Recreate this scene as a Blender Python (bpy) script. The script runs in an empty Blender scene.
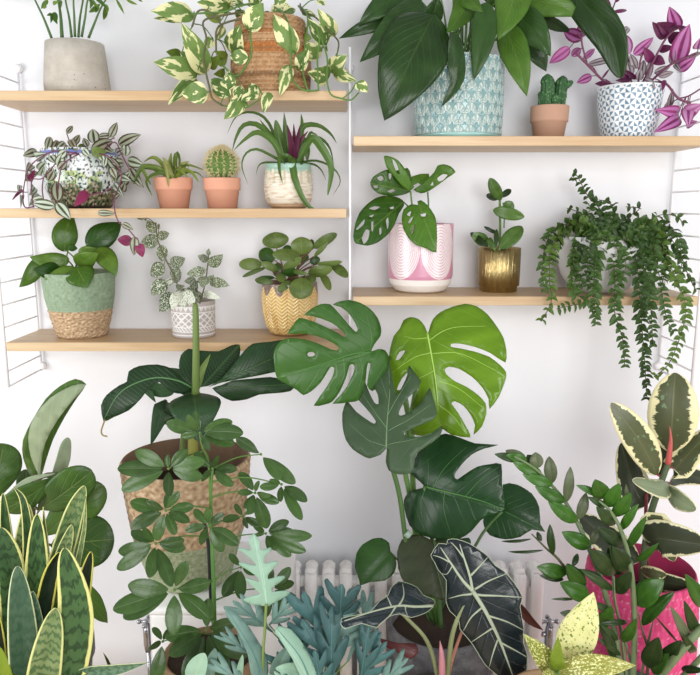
import bpy, bmesh, math, random
from mathutils import Vector, Matrix, noise as mn
from mathutils.geometry import delaunay_2d_cdt
R = random.Random(7)
sc = bpy.context.scene
COL = sc.collection
pi = math.pi
rad = math.radians
# ------------------------------------------------------------ camera model
F = 711.0
TH = rad(10.4)
CAM = Vector((0.0, -1.8, 1.5))
FWD = Vector((0, math.cos(TH), -math.sin(TH)))
UP = Vector((0, math.sin(TH), math.cos(TH)))
WALL = -0.007
def W(px, py, y):
    """the point of the plane y = const that the photograph shows at (px, py)"""
    d = FWD + Vector(((px-350.0)/F, 0, 0)) + UP*((337.5-py)/F)
    return CAM + d*((y-CAM.y)/d.y)
def MPP(p):
    return (p-CAM).dot(FWD)/F
def FR(x0, y0, s):
    return lambda x, y: (x0+x/s, y0+y/s)
# ------------------------------------------------------------ colours, nodes
def lin(c):
    return c/12.92 if c <= .04045 else ((c+.055)/1.055)**2.4
def H(h):
    h = h.lstrip('#')
    return tuple(lin(int(h[i:i+2], 16)/255) for i in (0, 2, 4)) + (1.0,)
HX = H
def H3(h):
    return Vector(H(h)[:3])
def sm(a, b, x):
    t = min(1, max(0, (x-a)/(b-a)))
    return t*t*(3-2*t)
class NB:
    def __init__(s, name):
        s.mat = bpy.data.materials.new(name)
        s.mat.use_nodes = True
        s.t = s.mat.node_tree
        s.t.nodes.clear()
        s.out = s.t.nodes.new('ShaderNodeOutputMaterial')
    def put(s, inp, v):
        if v is None: return
        if isinstance(v, bpy.types.NodeSocket): s.t.links.new(v, inp)
        else: inp.default_value = v
    def m(s, op, a, b=None, c=None):
        n = s.t.nodes.new('ShaderNodeMath'); n.operation = op
        for i, v in enumerate((a, b, c)): s.put(n.inputs[i], v)
        return n.outputs[0]
    def ss(s, x, a, b):
        n = s.t.nodes.new('ShaderNodeMapRange'); n.interpolation_type = 'SMOOTHSTEP'
        s.put(n.inputs[0], x); s.put(n.inputs[1], a); s.put(n.inputs[2], b)
        return n.outputs[0]
    def mix(s, f, a, b, mode='MIX'):
        n = s.t.nodes.new('ShaderNodeMix'); n.data_type = 'RGBA'; n.blend_type = mode
        s.put(n.inputs[0], f); s.put(n.inputs[6], a); s.put(n.inputs[7], b)
        return n.outputs[2]
    def noise(s, vec, scale, detail=2.0, rough=.5):
        n = s.t.nodes.new('ShaderNodeTexNoise')
        if vec is not None: s.put(n.inputs['Vector'], vec)
        n.inputs['Scale'].default_value = scale; n.inputs['Detail'].default_value = detail
        n.inputs['Roughness'].default_value = rough
        return n.outputs[0]
    def voro(s, vec, scale):
        n = s.t.nodes.new('ShaderNodeTexVoronoi')
        if vec is not None: s.put(n.inputs['Vector'], vec)
        n.inputs['Scale'].default_value = scale
        return n.outputs['Distance']
    def comb(s, x, y, z):
        n = s.t.nodes.new('ShaderNodeCombineXYZ')
        for i, v in enumerate((x, y, z)): s.put(n.inputs[i], v)
        return n.outputs[0]
    def obj(s, scale=(1, 1, 1)):
        n = s.t.nodes.new('ShaderNodeTexCoord')
        g = s.t.nodes.new('ShaderNodeMapping')
        s.t.links.new(n.outputs['Object'], g.inputs[0])
        g.inputs['Scale'].default_value = scale
        return g.outputs[0]
    def bump(s, h, strength=.3, dist=.002):
        n = s.t.nodes.new('ShaderNodeBump')
        s.put(n.inputs['Height'], h); n.inputs['Strength'].default_value = strength
        n.inputs['Distance'].default_value = dist
        return n.outputs[0]
    def pbr(s, color, rough=.5, metal=0.0, normal=None, coat=0.0, spec=.5):
        n = s.t.nodes.new('ShaderNodeBsdfPrincipled')
        s.put(n.inputs['Base Color'], color); s.put(n.inputs['Roughness'], rough)
        s.put(n.inputs['Metallic'], metal); s.put(n.inputs['Coat Weight'], coat)
        s.put(n.inputs['Specular IOR Level'], spec)
        if normal is not None: s.put(n.inputs['Normal'], normal)
        return n.outputs[0]
    def end(s, sh):
        s.t.links.new(sh, s.out.inputs['Surface'])
        return s.mat
def plain(name, hexc, rough=.5, metal=0.0, var=.0, scale=30, bump=0.0, coat=0.0, spec=.5):
    b = NB(name); c = H(hexc); nrm = None
    if var or bump:
        f = b.noise(b.obj(), scale, 4)
        if var:
            lo = tuple(x*(1-var) for x in c[:3])+(1,); hi = tuple(min(1, x*(1+var)) for x in c[:3])+(1,)
            c = b.mix(f, lo, hi)
        if bump: nrm = b.bump(f, bump)
    return b.end(b.pbr(c, rough, metal, nrm, coat, spec))
def colmat(name, rough=.45, coat=0.0, metal=0.0, grain=.06, gscale=120, bump=.1):
    """a surface whose painted / woven pattern sits in the colour attribute"""
    b = NB(name)
    a = b.t.nodes.new('ShaderNodeAttribute'); a.attribute_name = 'Col'
    f = b.noise(b.obj(), gscale, 3)
    c = b.mix(f, tuple([1-grain]*3)+(1,), (1, 1, 1, 1))
    c = b.mix(1.0, a.outputs['Color'], c, 'MULTIPLY')
    return b.end(b.pbr(c, rough, metal, b.bump(f, bump), coat))
def leafmat(name, base, light=None, vein=None, va=.5, nv=6, slope=.45, vw=.9, midw=.05, mida=None,
            margin=None, mw=.8, mj=.25, blotch=None, bt=.56, bs=3.0, speck=None, st=.5, sps=30,
            band=None, bn=14, silver=None, rough=.38, trans=.12, back=None, spec=.32, bumpy=.25, k=(.84, .66, .60)):
    b = NB(name)
    uvn = b.t.nodes.new('ShaderNodeUVMap'); sp = b.t.nodes.new('ShaderNodeSeparateXYZ')
    b.t.links.new(uvn.outputs[0], sp.inputs[0])
    U, V = sp.outputs[0], sp.outputs[1]
    uu = b.m('ABSOLUTE', b.m('SUBTRACT', b.m('MULTIPLY', U, 2.0), 1.0))
    oi = b.t.nodes.new('ShaderNodeObjectInfo'); rnd = oi.outputs['Random']
    vec = b.comb(U, b.m('MULTIPLY', V, 2.0), b.m('MULTIPLY', rnd, 37.0))
    n1 = b.noise(vec, 2.5, 3)
    def H(h):
        q = HX(h); return (q[0]*k[0], q[1]*k[1], q[2]*k[2], 1)
    c0 = H(base)
    lo = tuple(x*.78 for x in c0[:3])+(1,)
    hi = H(light) if light else tuple(min(1, x*1.22) for x in c0[:3])+(1,)
    f = b.m('ADD', b.m('MULTIPLY', n1, .6), b.m('MULTIPLY', rnd, .4))
    c = b.mix(b.ss(f, .25, .75), lo, hi)
    if silver:
        sv = b.m('MULTIPLY', b.ss(uu, .12, .28), b.m('SUBTRACT', 1.0, b.ss(uu, .62, .8)))
        c = b.mix(b.m('MULTIPLY', sv, .9), c, HX(silver))
    if band:
        w = b.noise(b.comb(b.m('MULTIPLY', U, 3.0), b.m('MULTIPLY', V, 6.0), b.m('MULTIPLY', rnd, 11.0)), 2.0, 3)
        s_ = b.m('SINE', b.m('ADD', b.m('MULTIPLY', V, bn*6.28), b.m('MULTIPLY', w, 14.0)))
        c = b.mix(b.m('MULTIPLY', b.ss(s_, -.2, .9), .75), c, H(band))
    vs = b.m('SINE', b.m('MULTIPLY', b.m('SUBTRACT', V, b.m('MULTIPLY', uu, slope)), nv*6.283))
    vm = b.m('MULTIPLY', b.ss(vs, vw, 1.0), b.m('SUBTRACT', 1.0, b.m('MULTIPLY', uu, .5)))
    mid = b.m('SUBTRACT', 1.0, b.ss(uu, midw*.4, midw))
    if vein:
        c = b.mix(b.m('MULTIPLY', vm, va), c, H(vein))
    if blotch:
        n2 = b.noise(b.comb(b.m('MULTIPLY', U, 2.2), b.m('MULTIPLY', b.m('SUBTRACT', V, b.m('MULTIPLY', uu, .3)), 2.2), b.m('MULTIPLY', rnd, 53.0)), bs, 3)
        c = b.mix(b.ss(b.m('ADD', n2, b.m('MULTIPLY', uu, .08)), bt, bt+.03), c, HX(blotch))
    if speck:
        n3 = b.noise(b.comb(U, b.m('MULTIPLY', V, 1.6), b.m('MULTIPLY', rnd, 53.0)), sps, 3, .6)
        c = b.mix(b.ss(n3, st, st+.05), c, HX(speck))
    if margin:
        n4 = b.noise(b.comb(b.m('MULTIPLY', U, .8), b.m('MULTIPLY', V, 5.0), b.m('MULTIPLY', rnd, 71.0)), 2.5, 4, .65)
        e = b.m('ADD', uu, b.m('MULTIPLY', b.m('SUBTRACT', n4, .5), mj*2))
        c = b.mix(b.ss(e, mw-.04, mw+.04), c, HX(margin))
    if vein:
        c = b.mix(b.m('MULTIPLY', mid, mida if mida is not None else min(1, va*1.3)), c, H(vein))
    if back:
        g = b.t.nodes.new('ShaderNodeNewGeometry')
        c = b.mix(g.outputs['Backfacing'], c, H(back))
    h = b.m('SUBTRACT', b.m('MULTIPLY', n1, .6), b.m('ADD', b.m('MULTIPLY', vm, .5), mid))
    nrm = b.bump(h, bumpy, .004)
    p = b.pbr(c, rough, 0, nrm, 0, spec)
    if trans:
        tr = b.t.nodes.new('ShaderNodeBsdfTranslucent'); b.put(tr.inputs[0], c)
        mx = b.t.nodes.new('ShaderNodeMixShader'); mx.inputs[0].default_value = trans
        b.t.links.new(p, mx.inputs[1]); b.t.links.new(tr.outputs[0], mx.inputs[2]); p = mx.outputs[0]
    return b.end(p)
# ------------------------------------------------------------ objects
def mesh_obj(name, verts, faces, mat, parent=None, uv=None, cols=None, smooth=True, origin=None):
    me = bpy.data.meshes.new(name)
    o0 = origin if origin is not None else (parent['_o'] if parent is not None else (0, 0, 0))
    o0 = Vector(o0)
    me.from_pydata([tuple(Vector(v)-o0) for v in verts], [], faces)
    if smooth: me.polygons.foreach_set('use_smooth', [True]*len(me.polygons))
    if uv is not None:
        l = me.uv_layers.new(name='UVMap')
        idx = [0]*len(me.loops); me.loops.foreach_get('vertex_index', idx)
        flat = []
        for i in idx: flat.extend(uv[i])
        l.data.foreach_set('uv', flat)
    if cols is not None:
        a = me.color_attributes.new('Col', 'FLOAT_COLOR', 'POINT')
        flat = []
        for c in cols: flat.extend((c[0], c[1], c[2], 1.0))
        a.data.foreach_set('color', flat)
    me.materials.append(mat)
    ob = bpy.data.objects.new(name, me)
    COL.objects.link(ob)
    ob['_o'] = tuple(o0)
    if parent is not None: ob.parent = parent
    else: ob.location = o0
    me.update()
    return ob
def thing(name, label, cat, loc, group=None):
    o = bpy.data.objects.new(name, None); COL.objects.link(o)
    o.location = loc; o['_o'] = tuple(loc); o.empty_display_size = .02
    o['label'] = label; o['category'] = cat
    if group: o['group'] = group
    return o
class MB:
    def __init__(s): s.v = []; s.f = []
    def box(s, a, b, bev=0):
        x0, y0, z0 = a; x1, y1, z1 = b; n = len(s.v)
        if bev <= 0:
            s.v += [(x, y, z) for x in (x0, x1) for y in (y0, y1) for z in (z0, z1)]
            s.f += [tuple(n+i for i in q) for q in ((0,1,3,2),(4,6,7,5),(0,4,5,1),(2,3,7,6),(0,2,6,4),(1,5,7,3))]
            return s
        bm = bmesh.new()
        m = Matrix.Translation(((x0+x1)/2, (y0+y1)/2, (z0+z1)/2)) @ Matrix.Diagonal((x1-x0, y1-y0, z1-z0, 1))
        bmesh.ops.create_cube(bm, size=1, matrix=m)
        bmesh.ops.bevel(bm, geom=bm.edges[:], offset=bev, segments=2, affect='EDGES', profile=.5)
        bm.verts.index_update()
        s.v += [tuple(v.co) for v in bm.verts]; s.f += [tuple(n+v.index for v in f.verts) for f in bm.faces]
        bm.free(); return s
    def tube(s, pts, r, seg=8, cap=True):
        pts = [Vector(p) for p in pts]; n = len(s.v); k = len(pts)
        rs = r if isinstance(r, (list, tuple)) else [r]*k
        ref = None
        for i, p in enumerate(pts):
            t = (pts[min(i+1, k-1)]-pts[max(i-1, 0)])
            t = t.normalized() if t.length > 1e-9 else Vector((0, 0, 1))
            if ref is None:
                ref = t.orthogonal().normalized()
            a = (ref - t*ref.dot(t))
            a = a.normalized() if a.length > 1e-6 else t.orthogonal().normalized()
            ref = a; bb = t.cross(a)
            for j in range(seg):
                an = 2*pi*j/seg
                s.v.append(tuple(p + (a*math.cos(an)+bb*math.sin(an))*rs[i]))
        for i in range(k-1):
            for j in range(seg):
                j2 = (j+1) % seg
                s.f.append((n+i*seg+j, n+i*seg+j2, n+(i+1)*seg+j2, n+(i+1)*seg+j))
        if cap:
            s.f.append(tuple(n+j for j in reversed(range(seg))))
            s.f.append(tuple(n+(k-1)*seg+j for j in range(seg)))
        return s
    def ball(s, c, rx, rz=None, ry=None, nu=12, nv=8):
        rz = rz or rx; ry = ry or rx; n = len(s.v); c = Vector(c)
        for j in range(nv+1):
            ph = pi*j/nv
            for i in range(nu):
                th = 2*pi*i/nu
                s.v.append((c.x+rx*math.sin(ph)*math.cos(th), c.y+ry*math.sin(ph)*math.sin(th), c.z-rz*math.cos(ph)))
        for j in range(nv):
            for i in range(nu):
                i2 = (i+1) % nu
                s.f.append((n+j*nu+i, n+j*nu+i2, n+(j+1)*nu+i2, n+(j+1)*nu+i))
        return s
    def add(s, v, f):
        n = len(s.v); s.v += [tuple(x) for x in v]; s.f += [tuple(i+n for i in q) for q in f]; return s
    def build(s, name, mat, parent=None, smooth=True, origin=None):
        return mesh_obj(name, s.v, s.f, mat, parent, smooth=smooth, origin=origin)
def catmull(pts, per=6):
    pts = [Vector(p) for p in pts]
    if len(pts) < 3:
        return [pts[0].lerp(pts[-1], i/per) for i in range(per+1)]
    out = []
    e = [pts[0]*2-pts[1]] + pts + [pts[-1]*2-pts[-2]]
    for i in range(len(pts)-1):
        a, b, c, d = e[i:i+4]
        for k in range(per):
            t = k/per
            out.append(.5*((2*b)+(c-a)*t+(2*a-5*b+4*c-d)*t*t+(3*b-a-3*c+d)*t**3))
    out.append(pts[-1].copy())
    return out
# ------------------------------------------------------------ pots
def resample(prof, n):
    p3 = [Vector((r, z, 0)) for r, z in prof]
    L = [0]
    for a, b in zip(p3, p3[1:]): L.append(L[-1]+(b-a).length)
    out = []
    for i in range(n+1):
        s = L[-1]*i/n; k = 0
        while k < len(L)-2 and L[k+1] < s: k += 1
        t = (s-L[k])/max(1e-9, L[k+1]-L[k])
        q = p3[k].lerp(p3[k+1], t); out.append((q.x, q.y))
    return out
def pot(parent, c, prof, mat, nth=48, nz=None, col=None, disp=None, wall=.004, soil=None, soil_drop=.012, name='pot', inner=None):
    """outer profile (r, z) from the foot to the rim, then the inner wall; c is the centre of the foot"""
    c = Vector(c)
    pr = resample(prof, nz) if nz else list(prof)
    h = prof[-1][1]
    rt = pr[-1][0]
    ring = []; vs = []; cs = []; fs = []
    def addring(r, z, t, outer):
        st = len(vs)
        for i in range(nth):
            th = 2*pi*i/nth
            rr = r + (disp(th, t) if (outer and disp) else 0)
            vs.append((c.x+rr*math.sin(th), c.y-rr*math.cos(th), c.z+z))
            if col: cs.append(col(th, t) if outer else (inner or col(th, 1.0)))
        ring.append(st)
    addring(max(.001, pr[0][0]*.02), pr[0][1], 0, False)
    addring(pr[0][0]*.9, pr[0][1], 0, False)
    for r, z in pr: addring(r, z, z/h, True)
    addring(rt-wall*.5, h+.0008, 1, False)
    addring(rt-wall, h-.001, 1, False)
    zs = max(h-soil_drop-.01, h*.3)
    addring(max(.002, rt-wall*1.6), zs, 1, False)
    addring(.002, zs, 1, False)
    for a, b in zip(ring, ring[1:]):
        for i in range(nth):
            i2 = (i+1) % nth
            fs.append((a+i, a+i2, b+i2, b+i))
    o = mesh_obj(name, vs, fs, mat, parent, cols=cs if col else None)
    if soil:
        m = MB(); n = 24; rs = rt-wall*1.3; v = [(c.x, c.y, c.z+h-soil_drop+.004)]
        f = []
        for k, q in enumerate((.5, 1.0)):
            for i in range(n):
                th = 2*pi*i/n
                v.append((c.x+rs*q*math.cos(th), c.y+rs*q*math.sin(th), c.z+h-soil_drop+R.uniform(-.002, .003)))
        for i in range(n):
            i2 = (i+1) % n
            f.append((0, 1+i, 1+i2)); f.append((1+i, 1+n+i, 1+n+i2, 1+i2))
        m.add(v, f).build('soil', soil, parent)
    return o
# ------------------------------------------------------------ leaves
SHAPES = {'ov': (.55, .95), 'el': (.6, .6), 'round': (.5, .5), 'lan': (.7, 1.0), 'strap': (.22, .55), 'snake': (.35, .5),
          'ob': (.95, .5), 'heart': (.38, .95), 'point': (.72, .80), 'sch': (.8, .6), 'blade': (.15, .8)}
def prof(shape, t):
    a, b = SHAPES[shape]
    tm = a/(a+b)
    mx = tm**a*(1-tm)**b
    return (max(t, 0)**a*max(1-t, 0)**b)/mx
def leaf_geo(path, hw, N0, shape='ov', fold=.25, curl=.0, wave=.0, cord=0.0, nu=4, nv=14, wavn=5):
    """path: list of 3-D points along the midrib; N0: the way its face looks"""
    k = len(path)-1
    vs = []; uv = []; fs = []
    L = sum((b-a).length for a, b in zip(path, path[1:]))
    ph = R.uniform(0, 6)
    for j in range(nv+1):
        t = (1-math.cos(pi*j/nv))/2
        s = t*k; i0 = min(int(s), k-1)
        c = path[i0].lerp(path[i0+1], s-i0)
        a = path[max(i0-(1 if s-i0 < .5 else 0), 0)]; b = path[min(i0+1+(1 if s-i0 > .5 else 0), k)]
        tg = (b-a).normalized()
        sd = tg.cross(N0)
        sd = sd.normalized() if sd.length > 1e-5 else tg.orthogonal().normalized()
        n = sd.cross(tg)
        w = hw*max(.012, prof(shape, t))
        for i in range(-nu, nu+1):
            u = i/nu; au = abs(u)
            off = fold*au*w - curl*u*u*w + wave*hw*au*math.sin(t*wavn*2*pi/2+ph+(2 if u > 0 else 0))
            p = c + sd*(u*w) + n*off - tg*(cord*L*u*u*(1-t)**4)
            if p.y > WALL: p.y = WALL
            vs.append(p); uv.append((.5+.5*u, t))
    m = 2*nu+1
    for j in range(nv):
        for i in range(2*nu):
            fs.append((j*m+i, j*m+i+1, (j+1)*m+i+1, (j+1)*m+i))
    return vs, fs, uv
class Plant:
    def __init__(s, root, frame, y0, db=.04, df=-.05, hub=None, ysh=None, yfront=-.228, mats=None, stemmat=None, pr=.0012, off_base=.35):
        s.pot = None; s.root = root; s.f = frame; s.y0 = y0; s.db = db; s.df = df; s.ysh = ysh; s.yf = yfront
        s.mats = mats; s.sm = stemmat; s.pr = pr; s.ob = off_base; s.stems = []
        s.hub = hub
    def P(s, x, y, off=0.0, frame=None):
        px, py = (frame or s.f)(x, y)
        d = s.y0+off
        if s.ysh is not None and py > s.ysh-9: d = min(d, s.yf)
        d = min(d, -.012)
        return W(px, py, s.clear(px, py, d))
    def clear(s, px, py, d, pad=.006):
        """keep a leaf that hangs over its pot in front of the pot wall"""
        if not s.pot: return d
        c, pr = s.pot
        for _ in range(3):
            q = W(px, py, d); z = q.z-c.z
            if not (-.01 < z < pr[-1][1]+.003): return d
            r = pr[-1][0]
            for (r0, z0), (r1, z1) in zip(pr, pr[1:]):
                if z0 <= z <= z1+1e-6: r = r0+(r1-r0)*(z-z0)/max(1e-6, z1-z0); break
            dx = abs(q.x-c.x)
            if dx >= r: return d
            d = min(d, c.y-math.sqrt(r*r-dx*dx)-pad)
        return d
    def stem(s, pts, r, off=0.0, name='stem', mat=None, track=True, frame=None, parent=None, r1=None, seg=8):
        offs = off if isinstance(off, (list, tuple)) else [off]*len(pts)
        p3 = catmull([s.P(x, y, o, frame) for (x, y), o in zip(pts, offs)], 5)
        if track: s.stems += p3
        rs = [r+(((r1 if r1 is not None else r)-r)*i/(len(p3)-1)) for i in range(len(p3))]
        return MB().tube(p3, rs, seg).build(name, mat or s.sm, parent or s.root)
    def leaves(s, L, shape='ov', frame=None, pet=True, name='leaf', db=None, df=None, mat=0, **kw):
        n = len(L); out = []
        db = s.db if db is None else db; df = s.df if df is None else df
        for i, q in enumerate(L):
            q = list(q)+[None]*(9-len(q))
            bx, by, tx, ty, w, cv, roll, mi, off = q[:9]
            if off is None: off = db+(df-db)*(i/max(1, n-1))
            out.append(s.leaf([(bx, by), (tx, ty)], w, cv or 0, roll, mat if mi is None else mi, off, shape, frame, pet, name, **kw))
        return out
    def leaf(s, pts, w, cv=0, roll=None, mi=0, off=0.0, shape='ov', frame=None, pet=True, name='leaf', arch=.10, parent=None, hub=None, thick=0, offs=None, **kw):
        fr = frame or s.f
        if offs is None: offs = [off*(s.ob+(1-s.ob)*i/(len(pts)-1)) for i in range(len(pts))]
        p3 = [s.P(x, y, o, fr) for (x, y), o in zip(pts, offs)]
        if s.pot and len(pts) == 2:
            c_, pr_ = s.pot
            if p3[1].z < c_.z+pr_[-1][1] and p3[0].z > c_.z+pr_[-1][1] and abs(p3[1].x-c_.x) < pr_[-1][0]*1.05:
                g = p3[1].y
                yb = min(p3[0].y, c_.y+(g-c_.y)*.75)
                p3[0] = W(*fr(*pts[0]), yb)
        a, b = fr(0, 0), fr(1, 0)
        sc_ = (b[0]-a[0])*MPP(p3[len(p3)//2])
        A = (p3[-1]-p3[0])
        mid = (p3[0]+p3[-1])/2
        V = (mid-CAM).normalized()
        N = -V
        N = (N-A*(N.dot(A)/A.dot(A))).normalized()
        if roll is None: roll = R.uniform(-22, 22)
        N = Matrix.Rotation(rad(roll), 3, A.normalized()) @ N
        sidev = A.normalized().cross(-V).normalized()
        if len(p3) == 2:
            C = mid + sidev*(-cv*sc_*2*-1) + N*(A.length*arch*2)
            path = [p3[0]*(1-t)**2+C*(2*t*(1-t))+p3[1]*t*t for t in [k/10 for k in range(11)]]
        else:
            path = catmull(p3, 6)
        hw = w*sc_/2/max(.35, math.cos(rad(roll)))
        vs, fs, uv = leaf_geo(path, hw, N, shape, **kw)
        m = s.mats[mi] if isinstance(mi, int) else mi
        ob = mesh_obj(name, vs, fs, m, parent or s.root, uv=uv)
        if thick:
            md = ob.modifiers.new('thickness', 'SOLIDIFY'); md.thickness = thick; md.offset = 0
        if pet:
            h = hub or s.hub
            B = path[0]
            if s.stems and not hub:
                q = min(s.stems, key=lambda z: (z-B).length_squared)
            elif s.pot is not None:
                c_, pr_ = s.pot; q = c_+Vector((R.uniform(-.3, .3)*pr_[-1][0], R.uniform(-.3, .3)*pr_[-1][0], pr_[-1][1]-.012))
            elif h is not None:
                q = s.P(h[0], h[1]) if not isinstance(h, Vector) else h
            else: q = None
            if q is not None and (q-B).length > .002:
                d = (B-q); mdp = q+d*.5+Vector((0, 0, d.length*.12))
                pts3 = catmull([q, mdp, B+(path[1]-path[0])*.1], 5)
                MB().tube(pts3, [s.pr*1.15-(s.pr*.3)*i/10 for i in range(11)], 6).build('petiole', s.sm, ob)
        return ob
    def poly(s, out, base, tip, off0, off1, mat, holes=(), roll=0, curl=.12, arch=.06, veins=(), veinmat=None, frame=None, name='leaf',
             ruf=.0, smooth=2, thick=.0012, grid=22, hub=None, pr=None, rim=None, rimw=.0012, veinname='veins'):
        """a leaf with a cut outline: its outline lies on a tilted, curved leaf surface of real size"""
        fr = frame or s.f
        B = s.P(base[0], base[1], off0, fr); T = s.P(tip[0], tip[1], off1, fr)
        A = T-B; L = A.length; a = A/L
        V = ((B+T)/2-CAM).normalized()
        N = -V; N = (N-a*N.dot(a)).normalized()
        N = Matrix.Rotation(rad(roll), 3, a) @ N
        S = a.cross(N).normalized()
        def loc(x, y):
            px, py = fr(x, y)
            d = FWD+Vector(((px-350)/F, 0, 0))+UP*((337.5-py)/F)
            t = (B-CAM).dot(N)/d.dot(N)
            q = CAM+d*t-B
            return Vector((q.dot(S), q.dot(a)))
        def smoothloop(lp):
            if not smooth: return lp
            n = len(lp); o = []
            for i in range(n):
                p0, p1, p2, p3 = (lp[(i+k) % n] for k in (-1, 0, 1, 2))
                for k in range(smooth):
                    t = k/smooth
                    c = .5*((2*p1)+(p2-p0)*t+(2*p0-5*p1+4*p2-p3)*t*t+(3*p1-p0-3*p2+p3)*t**3)
                    l_ = p1.lerp(p2, t); o.append(c*.7+l_*.3)
            return o
        loop = smoothloop([loc(*p) for p in out])
        hl = [smoothloop([loc(*p) for p in h]) for h in holes]
        hw = max(.001, max(abs(p.x) for p in loop))
        ph = R.uniform(0, 6)
        def up(p, lift=0.0):
            u = p.x/hw; v = p.y/L
            z = -curl*hw*u*u + arch*L*4*v*(1-v) - .04*hw*math.exp(-(u*9)**2) + ruf*hw*u*math.sin(v*9+ph)
            q = B+S*p.x+a*p.y+N*(z+lift)
            if q.y > WALL: q.y = WALL
            return q
        def inside(p, lp):
            r = False; j = len(lp)-1
            for i in range(len(lp)):
                if (lp[i].y > p.y) != (lp[j].y > p.y) and p.x < (lp[j].x-lp[i].x)*(p.y-lp[i].y)/(lp[j].y-lp[i].y)+lp[i].x: r = not r
                j = i
            return r
        pts = list(loop); ed = [(i, (i+1) % len(loop)) for i in range(len(loop))]
        for h in hl:
            n = len(pts); pts += h; ed += [(n+i, n+(i+1) % len(h)) for i in range(len(h))]
        x0 = min(p.x for p in loop); x1 = max(p.x for p in loop); y0 = min(p.y for p in loop); y1 = max(p.y for p in loop)
        stp = max(x1-x0, y1-y0)/grid
        bnd = list(pts)
        yy = y0
        while yy < y1:
            xx = x0
            while xx < x1:
                p = Vector((xx+stp*.2*R.uniform(-1, 1), yy+stp*.2*R.uniform(-1, 1)))
                if inside(p, loop) and not any(inside(p, h) for h in hl) and min((p-b).length_squared for b in bnd) > (stp*.4)**2: pts.append(p)
                xx += stp
            yy += stp
        r = delaunay_2d_cdt(pts, ed, [], 0, 1e-7)
        nv, nf = r[0], r[2]
        keep = []
        for f in nf:
            c = sum((nv[i] for i in f), Vector((0, 0)))/len(f)
            if inside(c, loop) and not any(inside(c, h) for h in hl): keep.append(tuple(f))
        vs = [up(p) for p in nv]
        uv = [(.5+.5*p.x/hw, p.y/L) for p in nv]
        ob = mesh_obj(name, vs, keep, mat, s.root, uv=uv)
        if thick:
            md = ob.modifiers.new('thickness', 'SOLIDIFY'); md.thickness = thick; md.offset = 0
        if veins:
            mb = MB()
            for pl, wd in veins:
                c = catmull([Vector((*loc(*p), 0)) for p in pl], 6)
                p3 = [up(Vector((q.x, q.y)), .0006) for q in c]
                w0 = wd*MPP(B)
                mb.tube(p3, [max(.0003, w0*(1-.75*i/(len(p3)-1))) for i in range(len(p3))], 6)
            if rim:
                p3 = [up(p, .0003) for p in loop]; p3.append(p3[0])
                mb.tube(p3, rimw, 5)
            mb.build(veinname, veinmat, ob)
        if hub is not None:
            q = s.P(hub[0], hub[1], 0, frame) if not isinstance(hub, Vector) else hub
            d = B-q; r_ = pr or s.pr
            c = catmull([q, q+d*.5+Vector((0, 0.01, d.length*.10)), B-N*.001], 8)
            MB().tube(c, [r_*(1.35-.5*i/(len(c)-1)) for i in range(len(c))], 8).build('petiole', s.sm, ob)
        return ob
# ------------------------------------------------------------ the setting
def shelf_z(py): return W(350, py, -.2).z
Z_TL, Z_ML, Z_LL, Z_TR, Z_LR = (shelf_z(v) for v in (90.5, 208.5, 342.5, 136, 296.5))
b = NB('white_paint')
f = b.noise(b.obj(), 60, 4); f2 = b.noise(b.obj(), 1.6, 2)
M_wall = b.end(b.pbr(b.mix(f2, H('e6e7ec'), H('ecedf1')), .75, 0, b.bump(f, .06)))
b = NB('floor_boards')
f = b.noise(b.obj((1, 14, 1)), 5, 4)
M_floor = b.end(b.pbr(b.mix(f, H('cdb79a'), H('ddcab0')), .5, 0, b.bump(f, .1)))
b = NB('pale_ash_wood')
f = b.noise(b.obj((1.3, 26, 38)), 3.2, 5, .6); f2 = b.noise(b.obj((.8, 5, 8)), 2, 2)
c = b.mix(b.ss(f, .3, .72), H('c09f78'), H('d3b993'))
c = b.mix(b.m('MULTIPLY', b.ss(f2, .45, .7), .3), c, H('b59066'))
M_wood = b.end(b.pbr(c, .42, 0, b.bump(f, .08)))
M_wire = plain('white_lacquered_wire', 'eeedf0', .35)
M_white = plain('white_enamel', 'f2f1f0', .3, var=.02, scale=8)
M_chrome = plain('dull_chrome', 'a9abb0', .25, 1.0, var=.1, scale=40)
M_soil = plain('dark_soil', '3a2c22', .95, var=.6, scale=220, bump=.8)
def struct(o): o['kind'] = 'structure'; return o
struct(MB().box((-2.6, 0, -.01), (2.6, .1, 2.7)).build('wall_back', M_wall, smooth=False))
struct(MB().box((-2.6, -3.6, -.06), (2.6, .1, 0)).build('floor', M_floor, smooth=False, origin=(0, -1.5, 0)))
struct(MB().box((-2.6, -.016, 0), (2.6, 0, .1), .003).build('baseboard_back', M_white, smooth=False, origin=(0, 0, 0)))
# shelves
def shelf(x0, x1, z, label):
    o = MB().box((x0, -.2, z-.0205), (x1, -.012, z), .0012).build('wall_shelf', M_wood, smooth=False, origin=((x0+x1)/2, -.1, z-.0205))
    o['label'] = label; o['category'] = 'shelf'; o['group'] = 'pale wooden wall shelves'
    return o
shelf(-.788, -.0075, Z_TL, 'pale wooden wall shelf at top left, under the concrete pot and the orange-striped basket')
shelf(-.788, -.0075, Z_ML, 'pale wooden wall shelf at middle left, under the two terracotta pots')
shelf(-.788, -.0075, Z_LL, 'pale wooden wall shelf at lower left, under the green and straw basket')
shelf(.0075, .788, Z_TR, 'pale wooden wall shelf at upper right, under the turquoise pot')
shelf(.0075, .788, Z_LR, 'pale wooden wall shelf at lower right, under the pink pot and the gold pot')
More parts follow.
